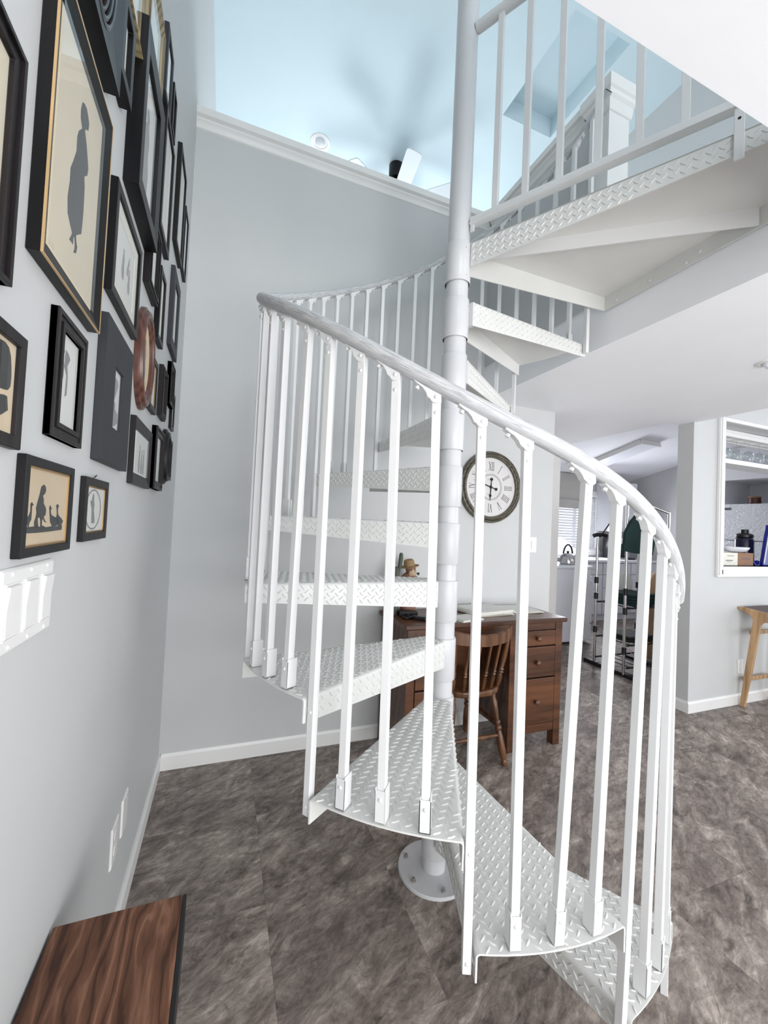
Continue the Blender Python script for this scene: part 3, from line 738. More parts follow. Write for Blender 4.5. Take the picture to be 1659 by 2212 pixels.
picture('black framed cream picture cut off by the top left photo edge', (.36, .587, 1.585, 1.85), .018, .012, art='cream_paper', steps=[(0, .006, 0, .016, 'blackwood')])
picture('large black gilt-lined frame with grey silhouette of a standing lady', (.648, .905, 1.666, 2.062), .026, .019, 'black', 'cream_paper', gilt=1, ink=[('ink', [LADY])], x2=.012)
picture('small stepped black frame with a grey print of two standing figures', (.738, .872, 1.444, 1.637), .024, .010, art='whitepaper', steps=[(0, .008, 0, .012, 'blackwood'), (.016, .024, 0, .013, 'blackwood')],
        ink=[('grey', [MAN, LEG, WOMAN])])
picture('wide charcoal frame with a small silhouette of a girl', (.968, 1.207, 1.438, 1.737), .083, .017, 'slate', 'whitepaper', x2=.016, ink=[('inkpale', [SMALL])])
picture('landscape black frame with silhouette of a girl among geese', (.667, .85, 1.268, 1.406), .013, .0115, 'black', 'aged', gilt=2, ink=[('inkdark', [GIRL, G1, G2, G3, GRND])])
t = picture('small black frame with a lady silhouette inside a drawn oval', (.92, 1.08, 1.276, 1.40), .016, .0105, 'blackwood', 'whitepaper', gilt=2, ink=[('grey', [OVALLADY])])
mb = MB(); o1, o2 = oval_pts(.992, 1.338, .052, .041), oval_pts(.992, 1.338, .048, .038); n = len(o1)
mb.add([(XL+.0058, *p) for p in o1]+[(XL+.0058, *p) for p in o2], [(k, (k+1) % n, n+(k+1) % n, n+k) for k in range(n)])
mb.build('oval_line', 'grey', t)
MB().tube([(XL+.004, .985, 1.40), (XL+.006, .99, 1.406), (XL+.004, .996, 1.404), (XL+.006, 1.0, 1.409)], .0009, 6).build('hanging_wire', 'plasticblk', t)
picture('black frame with a dark bust silhouette at the left photo edge', (.48, .648, 1.407, 1.548), .016, .011, art='aged', ink=[('inkdark', [BUST, BUST2])])
picture('tall black frame with white mat and faint sketch beside the standing lady', (.982, 1.246, 1.79, 2.028), .02, .0145, 'black', 'whitepaper', mat_w=.03,
        ink=[('inkpale', [figure(1.09, 1.87, .07), figure(1.15, 1.865, .06), figure(1.13, 1.9, .05, .3)])])
picture('black frame with light reflecting in its glass above the standing lady', (.91, 1.005, 2.19, 2.36), .022, .024, 'black', 'whitepaper', mat_w=.012)
picture('deep black shadowbox frame with a silver-grey print, biggest in the gallery', (1.068, 1.335, 2.085, 2.485), .045, .033, 'black', 'whitepaper', x2=.030,
        ink=[('inkpale', [figure(1.2, 2.16, .22)])])
picture('carved gilt frame with a pale picture at the top photo edge', (.93, 1.095, 2.375, 2.76), .042, .026, 'gold', 'whitepaper', x2=.012)
picture('small carved gilt frame directly above the deep black shadowbox', (1.115, 1.315, 2.49, 2.70), .04, .026, 'gold', 'whitepaper', x2=.012)
picture('grey-black frame right of the small carved gilt frame', (1.42, 1.545, 2.65, 2.87), .02, .014, 'slate', 'whitepaper')
picture('small narrow black frame partly behind the tall frames, highest on the right', (1.57, 1.65, 2.67, 2.83), .014, .016, 'black', 'whitepaper')
picture('tall black frame right of the deep black shadowbox', (1.46, 1.665, 2.255, 2.645), .02, .017, 'black', 'whitepaper', mat_w=.025)
picture('tall black frame with pale mat high up, second nearest the back corner', (1.827, 2.035, 2.435, 2.84), .018, .017, 'black', 'whitepaper', mat_w=.03)
picture('small thin black frame closest to the back wall, high up', (2.10, 2.235, 2.48, 2.775), .012, .014, 'black', 'whitepaper')
picture('black frame with rounded inner step below the deep shadowbox', (1.337, 1.495, 2.0, 2.215), .024, .018, 'blackwood', 'whitepaper', steps=[(.008, .016, 0, .021, 'blackwood')])
picture('narrow grey-black frame above and right of the brown oval', (1.545, 1.66, 1.925, 2.17), .018, .016, 'black', 'whitepaper', mat_w=.015)
picture('charcoal frame with a small pale opening nearest the back corner at mid height', (1.847, 2.06, 2.02, 2.345), .045, .016, 'slate', 'whitepaper')
G_ = 'tiny dark frames right of the brown oval'
picture('small black frame half hidden behind the brown oval, leftmost of the tiny four', (1.49, 1.61, 1.675, 1.85), .018, .014, 'blackwood', 'whitepaper', gilt=2)
picture('small ridged black frame, second of the tiny four from the brown oval', (1.71, 1.83, 1.70, 1.89), .022, .016, 'blackwood', 'cream_paper', steps=[(.007, .014, 0, .019, 'blackwood')])
picture('small stepped black frame, upper right of the tiny four', (1.915, 2.03, 1.80, 1.975), .02, .016, 'blackwood', 'cream_paper', steps=[(0, .007, 0, .019, 'blackwood')])
picture('small plain black frame, lowest right of the tiny four', (2.045, 2.14, 1.72, 1.885), .016, .012, 'black', 'whitepaper')
picture('black frame with sloping inner edge and grey print in the lowest right row', (1.297, 1.57, 1.416, 1.604), .034, .015, 'blackwood', 'whitepaper', x2=.008, gilt=0,
        ink=[('inkpale', [figure(1.41, 1.455, .085), figure(1.445, 1.455, .075), figure(1.475, 1.455, .08)])])
picture('ornate black frame with pale print beside the black oval frame', (1.64, 1.83, 1.425, 1.648), .03, .015, 'blackwood', 'whitepaper', steps=[(.0, .008, 0, .019, 'blackwood'), (.02, .028, 0, .017, 'blackwood')])
picture('small dark frame in the corner behind the black oval frame', (2.035, 2.125, 1.49, 1.67), .014, .014, 'black', 'cream_paper')

def oval_frame(label, cy, cz, ry, rz, w, d, mat, art, ink=None):
    t = thing('oval_picture', label, 'picture', (XL, cy, cz-rz))
    k = rz/ry
    prof = [(ry, 0), (ry, d*.45), (ry-w*.12, d*.60), (ry-w*.20, d*.60), (ry-w*.28, d*.92), (ry-w*.48, d), (ry-w*.66, d*.90), (ry-w*.72, d*.72), (ry-w*.82, d*.72), (ry-w*.92, d*.62), (ry-w, d*.5), (ry-w, 0)]
    MB().ring(prof, 48, (XL, cy, cz), (1, 0, 0), k).build('frame', mat, t, smooth=True)
    MB().lathe([(ry-w+.001, .001), (ry-w+.001, d*.42)], 40, (XL, cy, cz), (1, 0, 0), True, k).build('print', art, t)
    for mm, pl in (ink or []): MB().prism(pl, on_wall(0), d*.42+.0001, d*.42+.0005).build('silhouette', mm, t)
    return t
oval_frame('deep red-brown wooden oval frame with a faded portrait', 1.385, 1.79, .100, .150, .030, .024, 'brownframe', 'aged', [('grey', figure(1.38, 1.72, .13))])
oval_frame('black oval frame with dark picture in the lowest row near the corner', 1.93, 1.575, .072, .115, .03, .026, 'blackwood', 'cocoa')
# square frame with oval opening at the top of the photo
t = thing('framed_picture', 'black square frame with silver-ringed oval portrait at the top', 'picture', (XL, .80, 2.125))
sq = MB(); n = 40; ov = oval_pts(.80, 2.27, .062, .115, n); cyc = []
for k in range(n):
    a = 2*pi*k/n; c_, s_ = cos(a), sin(a); m_ = max(abs(c_), abs(s_)); cyc.append((.80+.105*c_/m_, 2.27+.145*s_/m_))
vs = [(XL, *p) for p in cyc]+[(XL+.026, *p) for p in cyc]+[(XL+.022, *p) for p in ov]+[(XL+.004, *p) for p in ov]
fs = []
for k in range(n):
    q = (k+1) % n
    for a in range(3): fs.append((a*n+k, a*n+q, (a+1)*n+q, (a+1)*n+k))
sq.add(vs, fs); sq.build('frame', 'black', t)
for (e, x) in ((0, .023), (.007, .020), (.014, .016)):
    mb = MB(); mb.ring([(.062-e, x-.004), (.062-e, x), (.059-e, x+.002), (.057-e, x), (.057-e, x-.004)], 40, (XL, .80, 2.27), (1, 0, 0), .115/.062); mb.build('oval_bead', 'silver', t, smooth=True)
MB().lathe([(.060, .001), (.060, .005)], 40, (XL, .80, 2.27), (1, 0, 0), True, .115/.062).build('print', 'cocoa', t)

# ------------------------------------------------------------------ switch and outlet plates
def wall_plate(name, label, y0, y1, z0, z1, cat):
    t = thing(name, label, cat, (XL, (y0+y1)/2, z0))
    m_ = .004
    vs = [(XL, *p) for p in rect(y0, y1, z0, z1)]+[(XL+.003, *p) for p in rect(y0, y1, z0, z1)]+[(XL+.0062, *p) for p in rect(y0+m_, y1-m_, z0+m_, z1-m_)]
    fs = [(0, 1, 2, 3), (8, 9, 10, 11)]
    for k in range(4):
        n = (k+1) % 4; fs += [(k, n, 4+n, 4+k), (4+k, 4+n, 8+n, 8+k)]
    MB().add(vs, fs).build('plate', 'trim', t, bevel=.001)
    return t
sw = wall_plate('light_switch', 'white triple rocker switch plate below the geese picture', .636, .802, 1.147, 1.257, 'light switch')
for k in range(3):
    c = .636+.166*(k+.5)/3
    rk = MB().add([(XL+.005, c-.0165, 1.168), (XL+.005, c+.0165, 1.168), (XL+.005, c+.0165, 1.236), (XL+.005, c-.0165, 1.236),
                   (XL+.0085, c-.0155, 1.169), (XL+.0085, c+.0155, 1.169), (XL+.0085, c+.0155, 1.202), (XL+.0085, c-.0155, 1.202),
                   (XL+.0115, c-.0155, 1.234), (XL+.0115, c+.0155, 1.234)],
                  [(0, 1, 2, 3), (0, 4, 5, 1), (4, 7, 6, 5), (7, 8, 9, 6), (8, 3, 2, 9), (0, 3, 8, 7, 4), (1, 5, 6, 9, 2)]).build('rocker', 'trim', sw)
    rg = MB(); frame_ring(rg, (c-.0185, c+.0185, 1.166, 1.238), (c-.0165, c+.0165, 1.168, 1.236), .005, .0078); rg.build('rocker_surround', 'trim', sw)
    for z in (1.156, 1.249): MB().lathe([(.003, .006), (.0026, .0075), (.001, .008)], 10, (XL, c, z), (1, 0, 0)).build('screw', 'trim', sw, smooth=True)
for (lab, y0, nm) in (('white outlet plate low on the left wall, nearer one', 1.385, 'outlet'), ('white blank plate low on the left wall, farther one', 1.515, 'outlet')):
    w_ = wall_plate(nm, lab, y0, y0+.075, .309, .425, 'outlet')
    for z in (.318, .416): MB().lathe([(.003, .006), (.001, .0075)], 8, (XL, y0+.0375, z), (1, 0, 0)).build('screw', 'trim', w_)
    if y0 < 1.45:
        for z in (.345, .389): MB().lathe([(.0165, .005), (.0165, .0075)], 20, (XL, y0+.0375, z), (1, 0, 0)).build('socket', 'trim', w_)

# ------------------------------------------------------------------ wooden bench top at the lower left
bn = thing('console_table', 'rough brown plank table with black steel frame against the left wall', 'table', (-.145, .3, 0))
for (a, b) in ((XL+.004, -.038),):
    MB().box(a, b, -.35, .922, .547, .577).build('plank', 'bench', bn, bevel=.003)
lg = MB()
lg.box(XL+.02, -.05, .895, .912, .515, .547).box(XL+.02, XL+.04, -.34, .912, .515, .547).box(-.066, -.046, -.34, .912, .515, .547)
lg.box(-.0375, -.031, -.34, .922, .49, .575)
lg.build('apron_frame', 'plasticblk', bn)
for (x, y) in ((XL+.02, .89), (-.066, .89), (XL+.02, -.34), (-.066, -.34)):
    MB().box(x, x+.02, y, y+.02, 0, .515).build('leg', 'plasticblk', bn)

# ------------------------------------------------------------------ clock
CX, CZ, YC = 1.73, 1.628, YB
ck = thing('wall_clock', 'large round weathered wall clock with roman numerals behind the stairs', 'clock', (CX, YC, CZ-.25))
MB().ring([(.250, 0), (.252, .020), (.246, .034), (.238, .036), (.234, .031), (.226, .044), (.218, .046), (.213, .036), (.208, .034), (.206, .018), (.206, 0)], 64, (CX, YC, CZ), (0, -1, 0)).build('rim', 'clockrim', ck, smooth=True)
MB().lathe([(.208, .006), (.208, .016)], 56, (CX, YC, CZ), (0, -1, 0)).build('dial', 'clockface', ck)
def dialpt(x, z, w): return (CX+x, YC-w, CZ+z)
def dial_line(mb, x0, z0, x1, z1, wd):
    d = Vector((x1-x0, z1-z0)); n = Vector((-d.y, d.x)).normalized()*wd/2
    mb.prism([(x0+n.x, z0+n.y), (x0-n.x, z0-n.y), (x1-n.x, z1-n.y), (x1+n.x, z1+n.y)], dialpt, .0161, .0168)
ROM = ['XII', 'I', 'II', 'III', 'IIII', 'V', 'VI', 'VII', 'VIII', 'IX', 'X', 'XI']
Wd = {'I': .011, 'V': .026, 'X': .026}
for k, s in enumerate(ROM):
    a = R(90-30*k); rv = Vector((cos(a), sin(a))); tv = Vector((sin(a), -cos(a)))
    tot = sum(Wd[c] for c in s); x = -tot/2; mb = MB(); r0, r1 = .118, .176
    def P_(u, r): q = tv*u+rv*r; return q.x, q.y
    for c in s:
        w_ = Wd[c]; m_ = x+w_/2
        if c == 'I':
            dial_line(mb, *P_(m_, r0), *P_(m_, r1), .0032)
            for r_ in (r0, r1): dial_line(mb, *P_(m_-.005, r_), *P_(m_+.005, r_), .002)
        elif c == 'V':
            dial_line(mb, *P_(m_-.009, r1), *P_(m_, r0), .0036); dial_line(mb, *P_(m_+.009, r1), *P_(m_, r0), .0018)
            for q in (-.009, .009): dial_line(mb, *P_(m_+q-.004, r1), *P_(m_+q+.004, r1), .002)
        else:
            dial_line(mb, *P_(m_-.009, r1), *P_(m_+.009, r0), .0036); dial_line(mb, *P_(m_+.009, r1), *P_(m_-.009, r0), .0018)
            for q in (-.009, .009):
                for r_ in (r0, r1): dial_line(mb, *P_(m_+q-.004, r_), *P_(m_+q+.004, r_), .002)
        x += w_
    mb.build('numeral', 'inkdark', ck)
mb = MB()
for r_ in (.084, .093): mb.ring([(r_, .0161), (r_, .0168), (r_-.0012, .0168), (r_-.0012, .0161)], 48, (CX, YC, CZ), (0, -1, 0))
for k in range(60):
    a = 2*pi*k/60; dial_line(mb, .0845*cos(a), .0845*sin(a), .0925*cos(a), .0925*sin(a), .001)
mb.build('minute_ring', 'inkdark', ck)
mb = MB()                                             # faint script lines on the dial
for (x0, x1, z, w_) in ((-.035, .03, .052, .0022), (-.03, .024, .041, .001), (-.028, .0, -.052, .0022)):
    n = 14
    for q in range(n):
        u0, u1 = x0+(x1-x0)*q/n, x0+(x1-x0)*(q+.7)/n
        dial_line(mb, u0, z+(.003 if q % 2 else -.002)*(w_ > .002), u1, z+(.003 if q % 3 else -.001)*(w_ > .002), w_*.6)
mb.build('dial_script', 'inkpale', ck)
def hand(name, ang, L, tail, wd):
    a = R(ang); d = Vector((cos(a), sin(a))); n = Vector((-d.y, d.x)); mb = MB()
    pl = [(-tail, .002), (0, .004), (L*.5, .003), (L*.62, wd), (L*.74, .003), (L, .0006), (L, -.0006), (L*.74, -.003), (L*.62, -wd), (L*.5, -.003), (0, -.004), (-tail, -.002)]
    mb.prism([tuple(d*u+n*v) for u, v in pl], dialpt, .020, .0215)
    c = d*-tail; mb.lathe([(.011, .020), (.011, .0217)], 16, dialpt(c.x, c.y, 0), (0, -1, 0)); mb.build(name, 'black', ck)
hand('hour_hand', 267, .098, .055, .011); hand('minute_hand', 164, .15, .045, .009)
MB().lathe([(.011, .019), (.009, .024)], 16, (CX, YC, CZ), (0, -1, 0)).build('hub', 'black', ck)
ov_ = thing('light_switch', 'white switch plate on the wall right of the clock', 'light switch', (2.125, YB, 1.174))
MB().box(2.09, 2.16, YB-.006, YB, 1.174, 1.289).build('plate', 'trim', ov_, bevel=.002)
MB().box(2.112, 2.138, YB-.010, YB-.005, 1.20, 1.262).build('rocker', 'trim', ov_, bevel=.001)

# ------------------------------------------------------------------ desk
DT, DX0, DX1, DY0, DY1 = .795, .935, 2.062, 2.015, 2.42
dk = thing('desk', 'brown wooden kneehole desk against the back wall', 'desk', (1.5, 2.2, 0))
MB().box(DX0, DX1, DY0, DY1, DT-.028, DT).build('top', 'desk', dk, bevel=.006)
fx0, fx1, fy = .957, 2.040, 2.034
def post(x, y): MB().box(x, x+.052, y, y+.052, 0, DT-.028).build('leg', 'desk', dk, bevel=.003)
for x in (fx0, 1.20, 1.64, fx1-.052):
    post(x, fy)
    if x in (fx0, fx1-.052): post(x, DY1-.06)
for x in (fx0+.012, 1.656, fx1-.028): MB().box(x, x+.016, fy+.052, DY1-.06, .10, DT-.028).build('side_panel', 'desk', dk)
MB().box(1.20, 1.216, fy+.052, DY1-.06, .10, DT-.028).build('side_panel', 'desk', dk)
for (a, b) in ((fx0+.052, 1.20), (1.692, fx1-.052)):
    MB().box(a, b, fy+.004, fy+.024, .095, .145).build('bottom_rail', 'desk', dk)
    MB().box(a, b, fy+.006, fy+.026, .722, DT-.028).build('top_rail', 'desk', dk)
    for (z0, z1) in ((.627, .718), (.434, .618), (.149, .425)):
        MB().box(a-.004, b+.004, fy+.02, fy+.03, z0-.006, z1+.006).build('drawer_gap_shade', 'dark', dk)  # dark sheet whose colour gives the shade between drawers
        dr = MB().box(a+.003, b-.003, fy-.002, fy+.024, z0, z1).build('drawer', 'desk', dk, bevel=.004)
        MB().lathe([(.008, 0), (.007, .008), (.015, .014), (.017, .021), (.012, .028), (.004, .031)], 20, ((a+b)/2, fy-.002, (z0+z1)/2), (0, -1, 0)).build('knob', 'chair', dr, smooth=True)
MB().box(1.252, 1.64, fy+.008, fy+.028, .685, DT-.028).build('apron', 'desk', dk)
MB().box(1.252, 1.64, DY1-.03, DY1-.018, .35, DT-.028).build('back_panel', 'desk', dk)

# ------------------------------------------------------------------ chair
chx, chy = 1.375, 2.02
ch = thing('desk_chair', 'turned wooden spindle-back chair pushed up to the brown desk', 'chair', (chx, chy, 0))
seat = []
for k in range(28):
    a = 2*pi*k/28; c_, s_ = cos(a), sin(a); e = 2.6
    x = .205*math.copysign(abs(c_)**(2/e), c_); y = .20*math.copysign(abs(s_)**(2/e), s_)
    seat.append((chx+x*(1+.06*(y/.2)), chy+.12+y))
MB().prism(seat, lambda u, v, w: (u, v, w), .395, .43).build('seat', 'chair', ch, bevel=.010, seg=3)
def turned(p0, p1, prof, name, n=14):
    p0, p1 = Vector(p0), Vector(p1); L = (p1-p0).length
    MB().lathe([(r, t*L) for t, r in prof], n, p0, (p1-p0)).build(name, 'chair', ch, smooth=True)
legp = [(0, .011), (.02, .014), (.05, .017), (.08, .014), (.10, .018), (.22, .021), (.38, .019), (.46, .014), (.48, .020), (.51, .020), (.53, .014), (.56, .019), (.58, .019), (.60, .013), (.72, .017), (.84, .019), (.90, .014), (.93, .017), (1.0, .013)]
legs = {}
for (sx, sy) in ((1, -1), (-1, -1), (1, 1), (-1, 1)):
    p0 = (chx+sx*.175, chy+.12+sy*.205 if sy > 0 else 1.935, 0); p1 = (chx+sx*.13, chy+.12+sy*.12, .40)
    legs[(sx, sy)] = (Vector(p0), Vector(p1)); turned(p0, p1, legp, 'leg')
def on(l, t): return legs[l][0].lerp(legs[l][1], t)
stp = [(0, .008), (.3, .012), (.5, .015), (.7, .012), (1, .008)]
turned(on((1, -1), .40), on((-1, -1), .40), stp, 'stretcher'); turned(on((1, -1), .55), on((1, 1), .55), stp, 'stretcher'); turned(on((-1, -1), .55), on((-1, 1), .55), stp, 'stretcher')
# crest rail: bent board
cr = MB(); N = 14; vs = []; fs = []
for k in range(N+1):
    t = k/N*2-1; x = chx+.205*t; y = 1.905+.055*t*t; zt = .755+.026*abs(t)**2.2; zb = .690+.012*abs(t)
    if abs(t) > .93: zb = .70+.03*(abs(t)-.93)/.07
    for (dy, z) in ((-.011, zb), (-.011, zt-.006), (0, zt), (.011, zt-.006), (.011, zb), (0, zb-.004)): vs.append((x, y+dy, z))
for k in range(N):
    for q in range(6): fs.append((k*6+q, k*6+(q+1) % 6, k*6+6+(q+1) % 6, k*6+6+q))
fs += [tuple(range(6)), tuple(N*6+q for q in range(5, -1, -1))]
cr.add(vs, fs).build('crest_rail', 'chair', ch, smooth=True)
sp = [(0, .008), (.08, .011), (.22, .013), (.30, .009), (.33, .013), (.36, .009), (.39, .013), (.42, .009), (.6, .009), (1, .007)]
spb = [(0, .010), (.08, .015), (.22, .018), (.30, .012), (.33, .018), (.36, .012), (.39, .018), (.42, .013), (.7, .015), (1, .011)]
for k in range(6):
    t = -1+2*k/5; big = k in (0, 5)
    turned((chx+t*.15, chy-.05+.03*t*t, .425), (chx+t*.172, 1.905+.055*(t*.84)**2, .70), spb if big else sp, 'spindle', 12)

# ------------------------------------------------------------------ things on the desk
def paper_stack(label, cx, cy, w, l, rot, n, z=DT, mat='whitepaper'):
    t = thing('papers', label, 'papers', (cx, cy, z)); zz = z
    for k in range(n):
        a = rot+random.uniform(-.12, .12); e = Vector((cos(a), sin(a), 0)); f = Vector((-sin(a), cos(a), 0)); th = random.uniform(.001, .0035)
        c = Vector((cx+random.uniform(-.012, .012), cy+random.uniform(-.012, .012), zz+th))
        MB().obox(c, (e, f, (0, 0, 1)), (w/2, l/2, th)).build('sheet', mat if k % 2 else 'grey' if k == 1 else 'paper', t); zz += 2*th+.0003
    MB().obox((cx, cy, zz+.0006), ((cos(rot), sin(rot), 0), (-sin(rot), cos(rot), 0), (0, 0, 1)), (w*.46, l*.46, .0005)).build('printed_page', 'whitepaper', t)
    return t
paper_stack('stack of newspapers on the desk right behind the stair pole', 1.60, 2.27, .30, .24, .12, 5)
paper_stack('flat newspaper at the right end of the desk', 1.885, 2.28, .24, .22, -.05, 3)
paper_stack('loose white sheets at the front edge of the desk', 1.37, 2.11, .17, .14, .2, 2)
cb = thing('cable_tangle', 'black cables and a small black device at the left end of the desk', 'cables', (1.06, 2.2, DT))
MB().obox((1.075, 2.13, DT+.011), ((.8, -.6, 0), (.6, .8, 0), (0, 0, 1)), (.036, .018, .010)).build('device', 'plasticblk', cb, bevel=.005)
MB().obox((1.05, 2.24, DT+.016), ((.95, -.3, 0), (.3, .95, 0), (0, 0, 1)), (.055, .03, .015)).build('adapter', 'plasticblk', cb, bevel=.004)
for s_ in range(3):
    pts = []
    for k in range(26):
        a = k*.55+s_*2; pts.append((1.035+.05*cos(a*.9)*(1-.015*k)+.01*s_, 2.20+.055*sin(a*1.1), DT+.006+.003*s_+.004*sin(a*2.1)**2))
    MB().tube(pts, .0035, 6).build('cable', 'plasticblk' if s_ else 'leather', cb, smooth=True)

# figurines
fx, fy2 = 1.082, 2.315
fg = thing('figurine', 'small resin bust of a bearded man in straw hat with pipe', 'figurine', (fx, fy2, DT))
MB().lathe([(.055, 0), (.058, .02), (.05, .03), (.052, .10), (.062, .17), (.058, .215), (.038, .238), (.022, .25)], 20, (fx, fy2, DT), (0, 0, 1), sy=.8).build('torso', 'skin', fg, smooth=True)
hz_ = DT+.272
MB().ball((fx+.004, fy2, hz_), .030, 16, 12, (1, .9, 1.15)).build('head', 'skin', fg, smooth=True)
MB().ball((fx+.034, fy2-.002, hz_), .008, 8, 6, (1, .8, 1.3)).build('nose', 'skin', fg, smooth=True)
bd = MB()
for k in range(26):
    a = random.uniform(-2.2, 1.2); u = random.uniform(0, 1)
    x = fx+.004+.030*cos(a)*(1-.3*u); y = fy2+.028*sin(a); z = hz_-.008-.035*u
    bd.ball((x+.006*(1-u), y, z), .011, 8, 6, (1, 1, 1.5))
bd.build('beard', 'beard', fg, smooth=True)
hat = MB(); hp = [(.060, .004), (.058, 0), (.036, .004), (.034, .012), (.033, .03), (.029, .042), (.018, .047), (.0, .046)]
hat.lathe(hp, 24, (fx-.001, fy2, hz_+.012), (-.18, 0, 1), caps=False).build('hat', 'straw', fg, smooth=True)
MB().tube([(fx+.030, fy2-.01, hz_-.018), (fx+.044, fy2-.014, hz_-.028), (fx+.052, fy2-.016, hz_-.032)], .003, 8).cyl((fx+.054, fy2-.016, hz_-.038), (fx+.054, fy2-.016, hz_-.022), .006, .007, 12).build('pipe', 'plasticblk', fg, smooth=True)
ct = thing('cactus_figurine', 'dark green cactus ornament left of the bearded bust', 'figurine', (.985, 2.3, DT))
MB().lathe([(.028, 0), (.028, .01), (.024, .02), (.026, .15), (.024, .24), (.018, .272), (.008, .285), (0, .287)], 14, (.985, 2.30, DT), caps=False).build('stem', 'cactus', ct, smooth=True)
MB().tube([(1.0, 2.3, DT+.25), (1.008, 2.3, DT+.285), (1.014, 2.3, DT+.33), (1.015, 2.3, DT+.362), (1.015, 2.3, DT+.37)], [.008, .012, .013, .012, .006], 12).build('arm', 'cactus', ct, smooth=True)

# ------------------------------------------------------------------ ceiling downlights, fan
def downlight(label, x, y, z, r):
    t = thing('recessed_light', label, 'light fitting', (x, y, z-.002))
    MB().ring([(r, 0), (r*.97, -.004), (r*.72, -.006), (r*.66, -.002), (r*.66, 0)], 36, (x, y, z), (0, 0, 1)).build('trim_ring', 'trim', t, smooth=True)
    MB().lathe([(r*.66, -.001), (r*.5, -.0005), (r*.45, -.016), (r*.3, -.026), (0, -.030)], 28, (x, y, z), caps=False).build('bulb', 'lens', t, smooth=True)
downlight('white round recessed light in the loft ceiling by the fan', .645, 3.735, ZC, .094)
downlight('white round recessed light in the lower ceiling at the right edge', 2.53, 1.225, ZS0, .055)
FX, FY = 1.39, 3.68
fn = thing('ceiling_fan', 'ceiling fan with black motor and pale blades beyond the half wall', 'ceiling fan', (FX, FY, 4.5))
MB().lathe([(.070, 4.85), (.072, 4.845), (.072, 4.72), (.068, 4.71), (.03, 4.705), (.03, 4.64)], 28, (FX, FY, 0)).build('canopy', 'black', fn, smooth=True)
MB().lathe([(.04, 4.65), (.105, 4.64), (.12, 4.60), (.12, 4.48), (.10, 4.44), (.06, 4.42), (0, 4.42)], 32, (FX, FY, 0), caps=False).build('motor', 'black', fn, smooth=True)
for k in range(7):
    a = R(-97+360/7*k); d = Vector((cos(a), sin(a), 0)); n = Vector((-sin(a), cos(a), 0))
    up = (Vector((0, 0, 1))+n*.21).normalized(); nn = up.cross(d).normalized()
    pl = [(.16, .045), (.30, .066), (.60, .070), (.625, .066), (.632, .05), (.636, 0), (.632, -.05), (.625, -.066), (.60, -.070), (.30, -.066), (.16, -.045)]
    c = Vector((FX, FY, 4.44))
    MB().prism(pl, lambda u, v, w: c+d*u+nn*v+up*w, -.004, .004).build('blade', 'blade', fn, bevel=.001, seg=1)
    MB().prism([(.09, .02), (.20, .03), (.23, 0), (.20, -.03), (.09, -.02)], lambda u, v, w: c+d*u+nn*v+up*w, .004, .010).build('blade_iron', 'black', fn)

# ------------------------------------------------------------------ bar stool
SX = 3.95
sto = thing('bar_stool', 'pale oak bar stool with dark seat at the right edge', 'stool', (SX+.2, 1.87, 0))
def side_frame(x0):
    T = []
    # outline in (y, z), rear leg at the wall side, front leg towards the camera (mirror about y = 1.86)
    half = [(2.098, .792), (2.090, .772), (2.045, .757), (2.005, .735), (1.992, .700), (2.000, .640), (2.040, .30), (2.073, 0), (2.040, 0), (1.995, .30), (1.952, .62), (1.944, .675), (1.925, .700), (1.86, .708)]
    top = [(2.098, .792), (2.06, .795), (1.98, .785), (1.86, .775)]
    pl = half+[(3.72-y, z) for y, z in half[-2::-1]]+[(3.72-y, z) for y, z in top[1:3]]+[(1.86, .775)]+top[2:0:-1]
    MB().prism(pl, lambda u, v, w: (w, u, v), x0, x0+.026).build('side_frame', 'oak', sto, bevel=.003)
side_frame(SX); side_frame(SX+.38)
for (y, z, w_) in ((2.055, .215, .020), (1.665, .215, .020), (2.015, .60, .018), (1.705, .60, .018)):
    MB().box(SX+.02, SX+.386, y-w_/2, y+w_/2, z-.016, z+.016).build('stretcher', 'oak', sto, bevel=.003)
MB().add([], []); st_ = MB(); N = 12; vs = []; fs = []
for k in range(N+1):
    t = k/N*2-1; y = 1.86+.205*t; z = .776+.022*t*t
    vs += [(SX+.026, y, z-.02), (SX+.38, y, z-.02), (SX+.38, y, z), (SX+.026, y, z)]
for k in range(N):
    for q in range(4): fs.append((k*4+q, k*4+(q+1) % 4, k*4+4+(q+1) % 4, k*4+4+q))
fs += [(0, 1, 2, 3), (N*4+3, N*4+2, N*4+1, N*4)]
st_.add(vs, fs).build('seat', 'leather', sto, smooth=True)
for y in (2.10,):
    w_ = thing('outlet', 'white outlet plate on the wall behind the bar stool', 'outlet', (3.985, y, .25))
    MB().box(3.965, 4.035, y-.006, y, .245, .36).build('plate', 'trim', w_, bevel=.002)
    for z in (.28, .325): MB().lathe([(.016, .005), (.016, .0075)], 18, (4.0, y, z), (0, -1, 0)).build('socket', 'trim', w_)

# ------------------------------------------------------------------ kitchen
ku = thing('range_cooker', 'white range cooker seen side-on through the doorway', 'cooker', (3.75, 4.1, 0))
MB().box(3.28, 4.22, 3.78, 4.50, .03, .90).build('body', 'appl', ku, bevel=.012)
MB().box(3.28, 4.24, 3.77, 4.51, .90, .935).build('cooktop', 'appl', ku, bevel=.008)
MB().box(4.222, 4.262, 3.79, 4.49, .24, .76).build('oven_door', 'appl', ku, bevel=.01)
MB().box(4.222, 4.256, 3.79, 4.49, .05, .225).build('storage_drawer', 'appl', ku, bevel=.01)
MB().tube([(4.262, 3.83, .79), (4.295, 3.84, .79), (4.295, 4.44, .79), (4.262, 4.45, .79)], .012, 8).build('door_handle', 'appl', ku, smooth=True)
for y in (3.84, 4.42): MB().cyl((4.15, y, 0), (4.15, y, .035), .02).build('foot', 'plasticblk', ku)
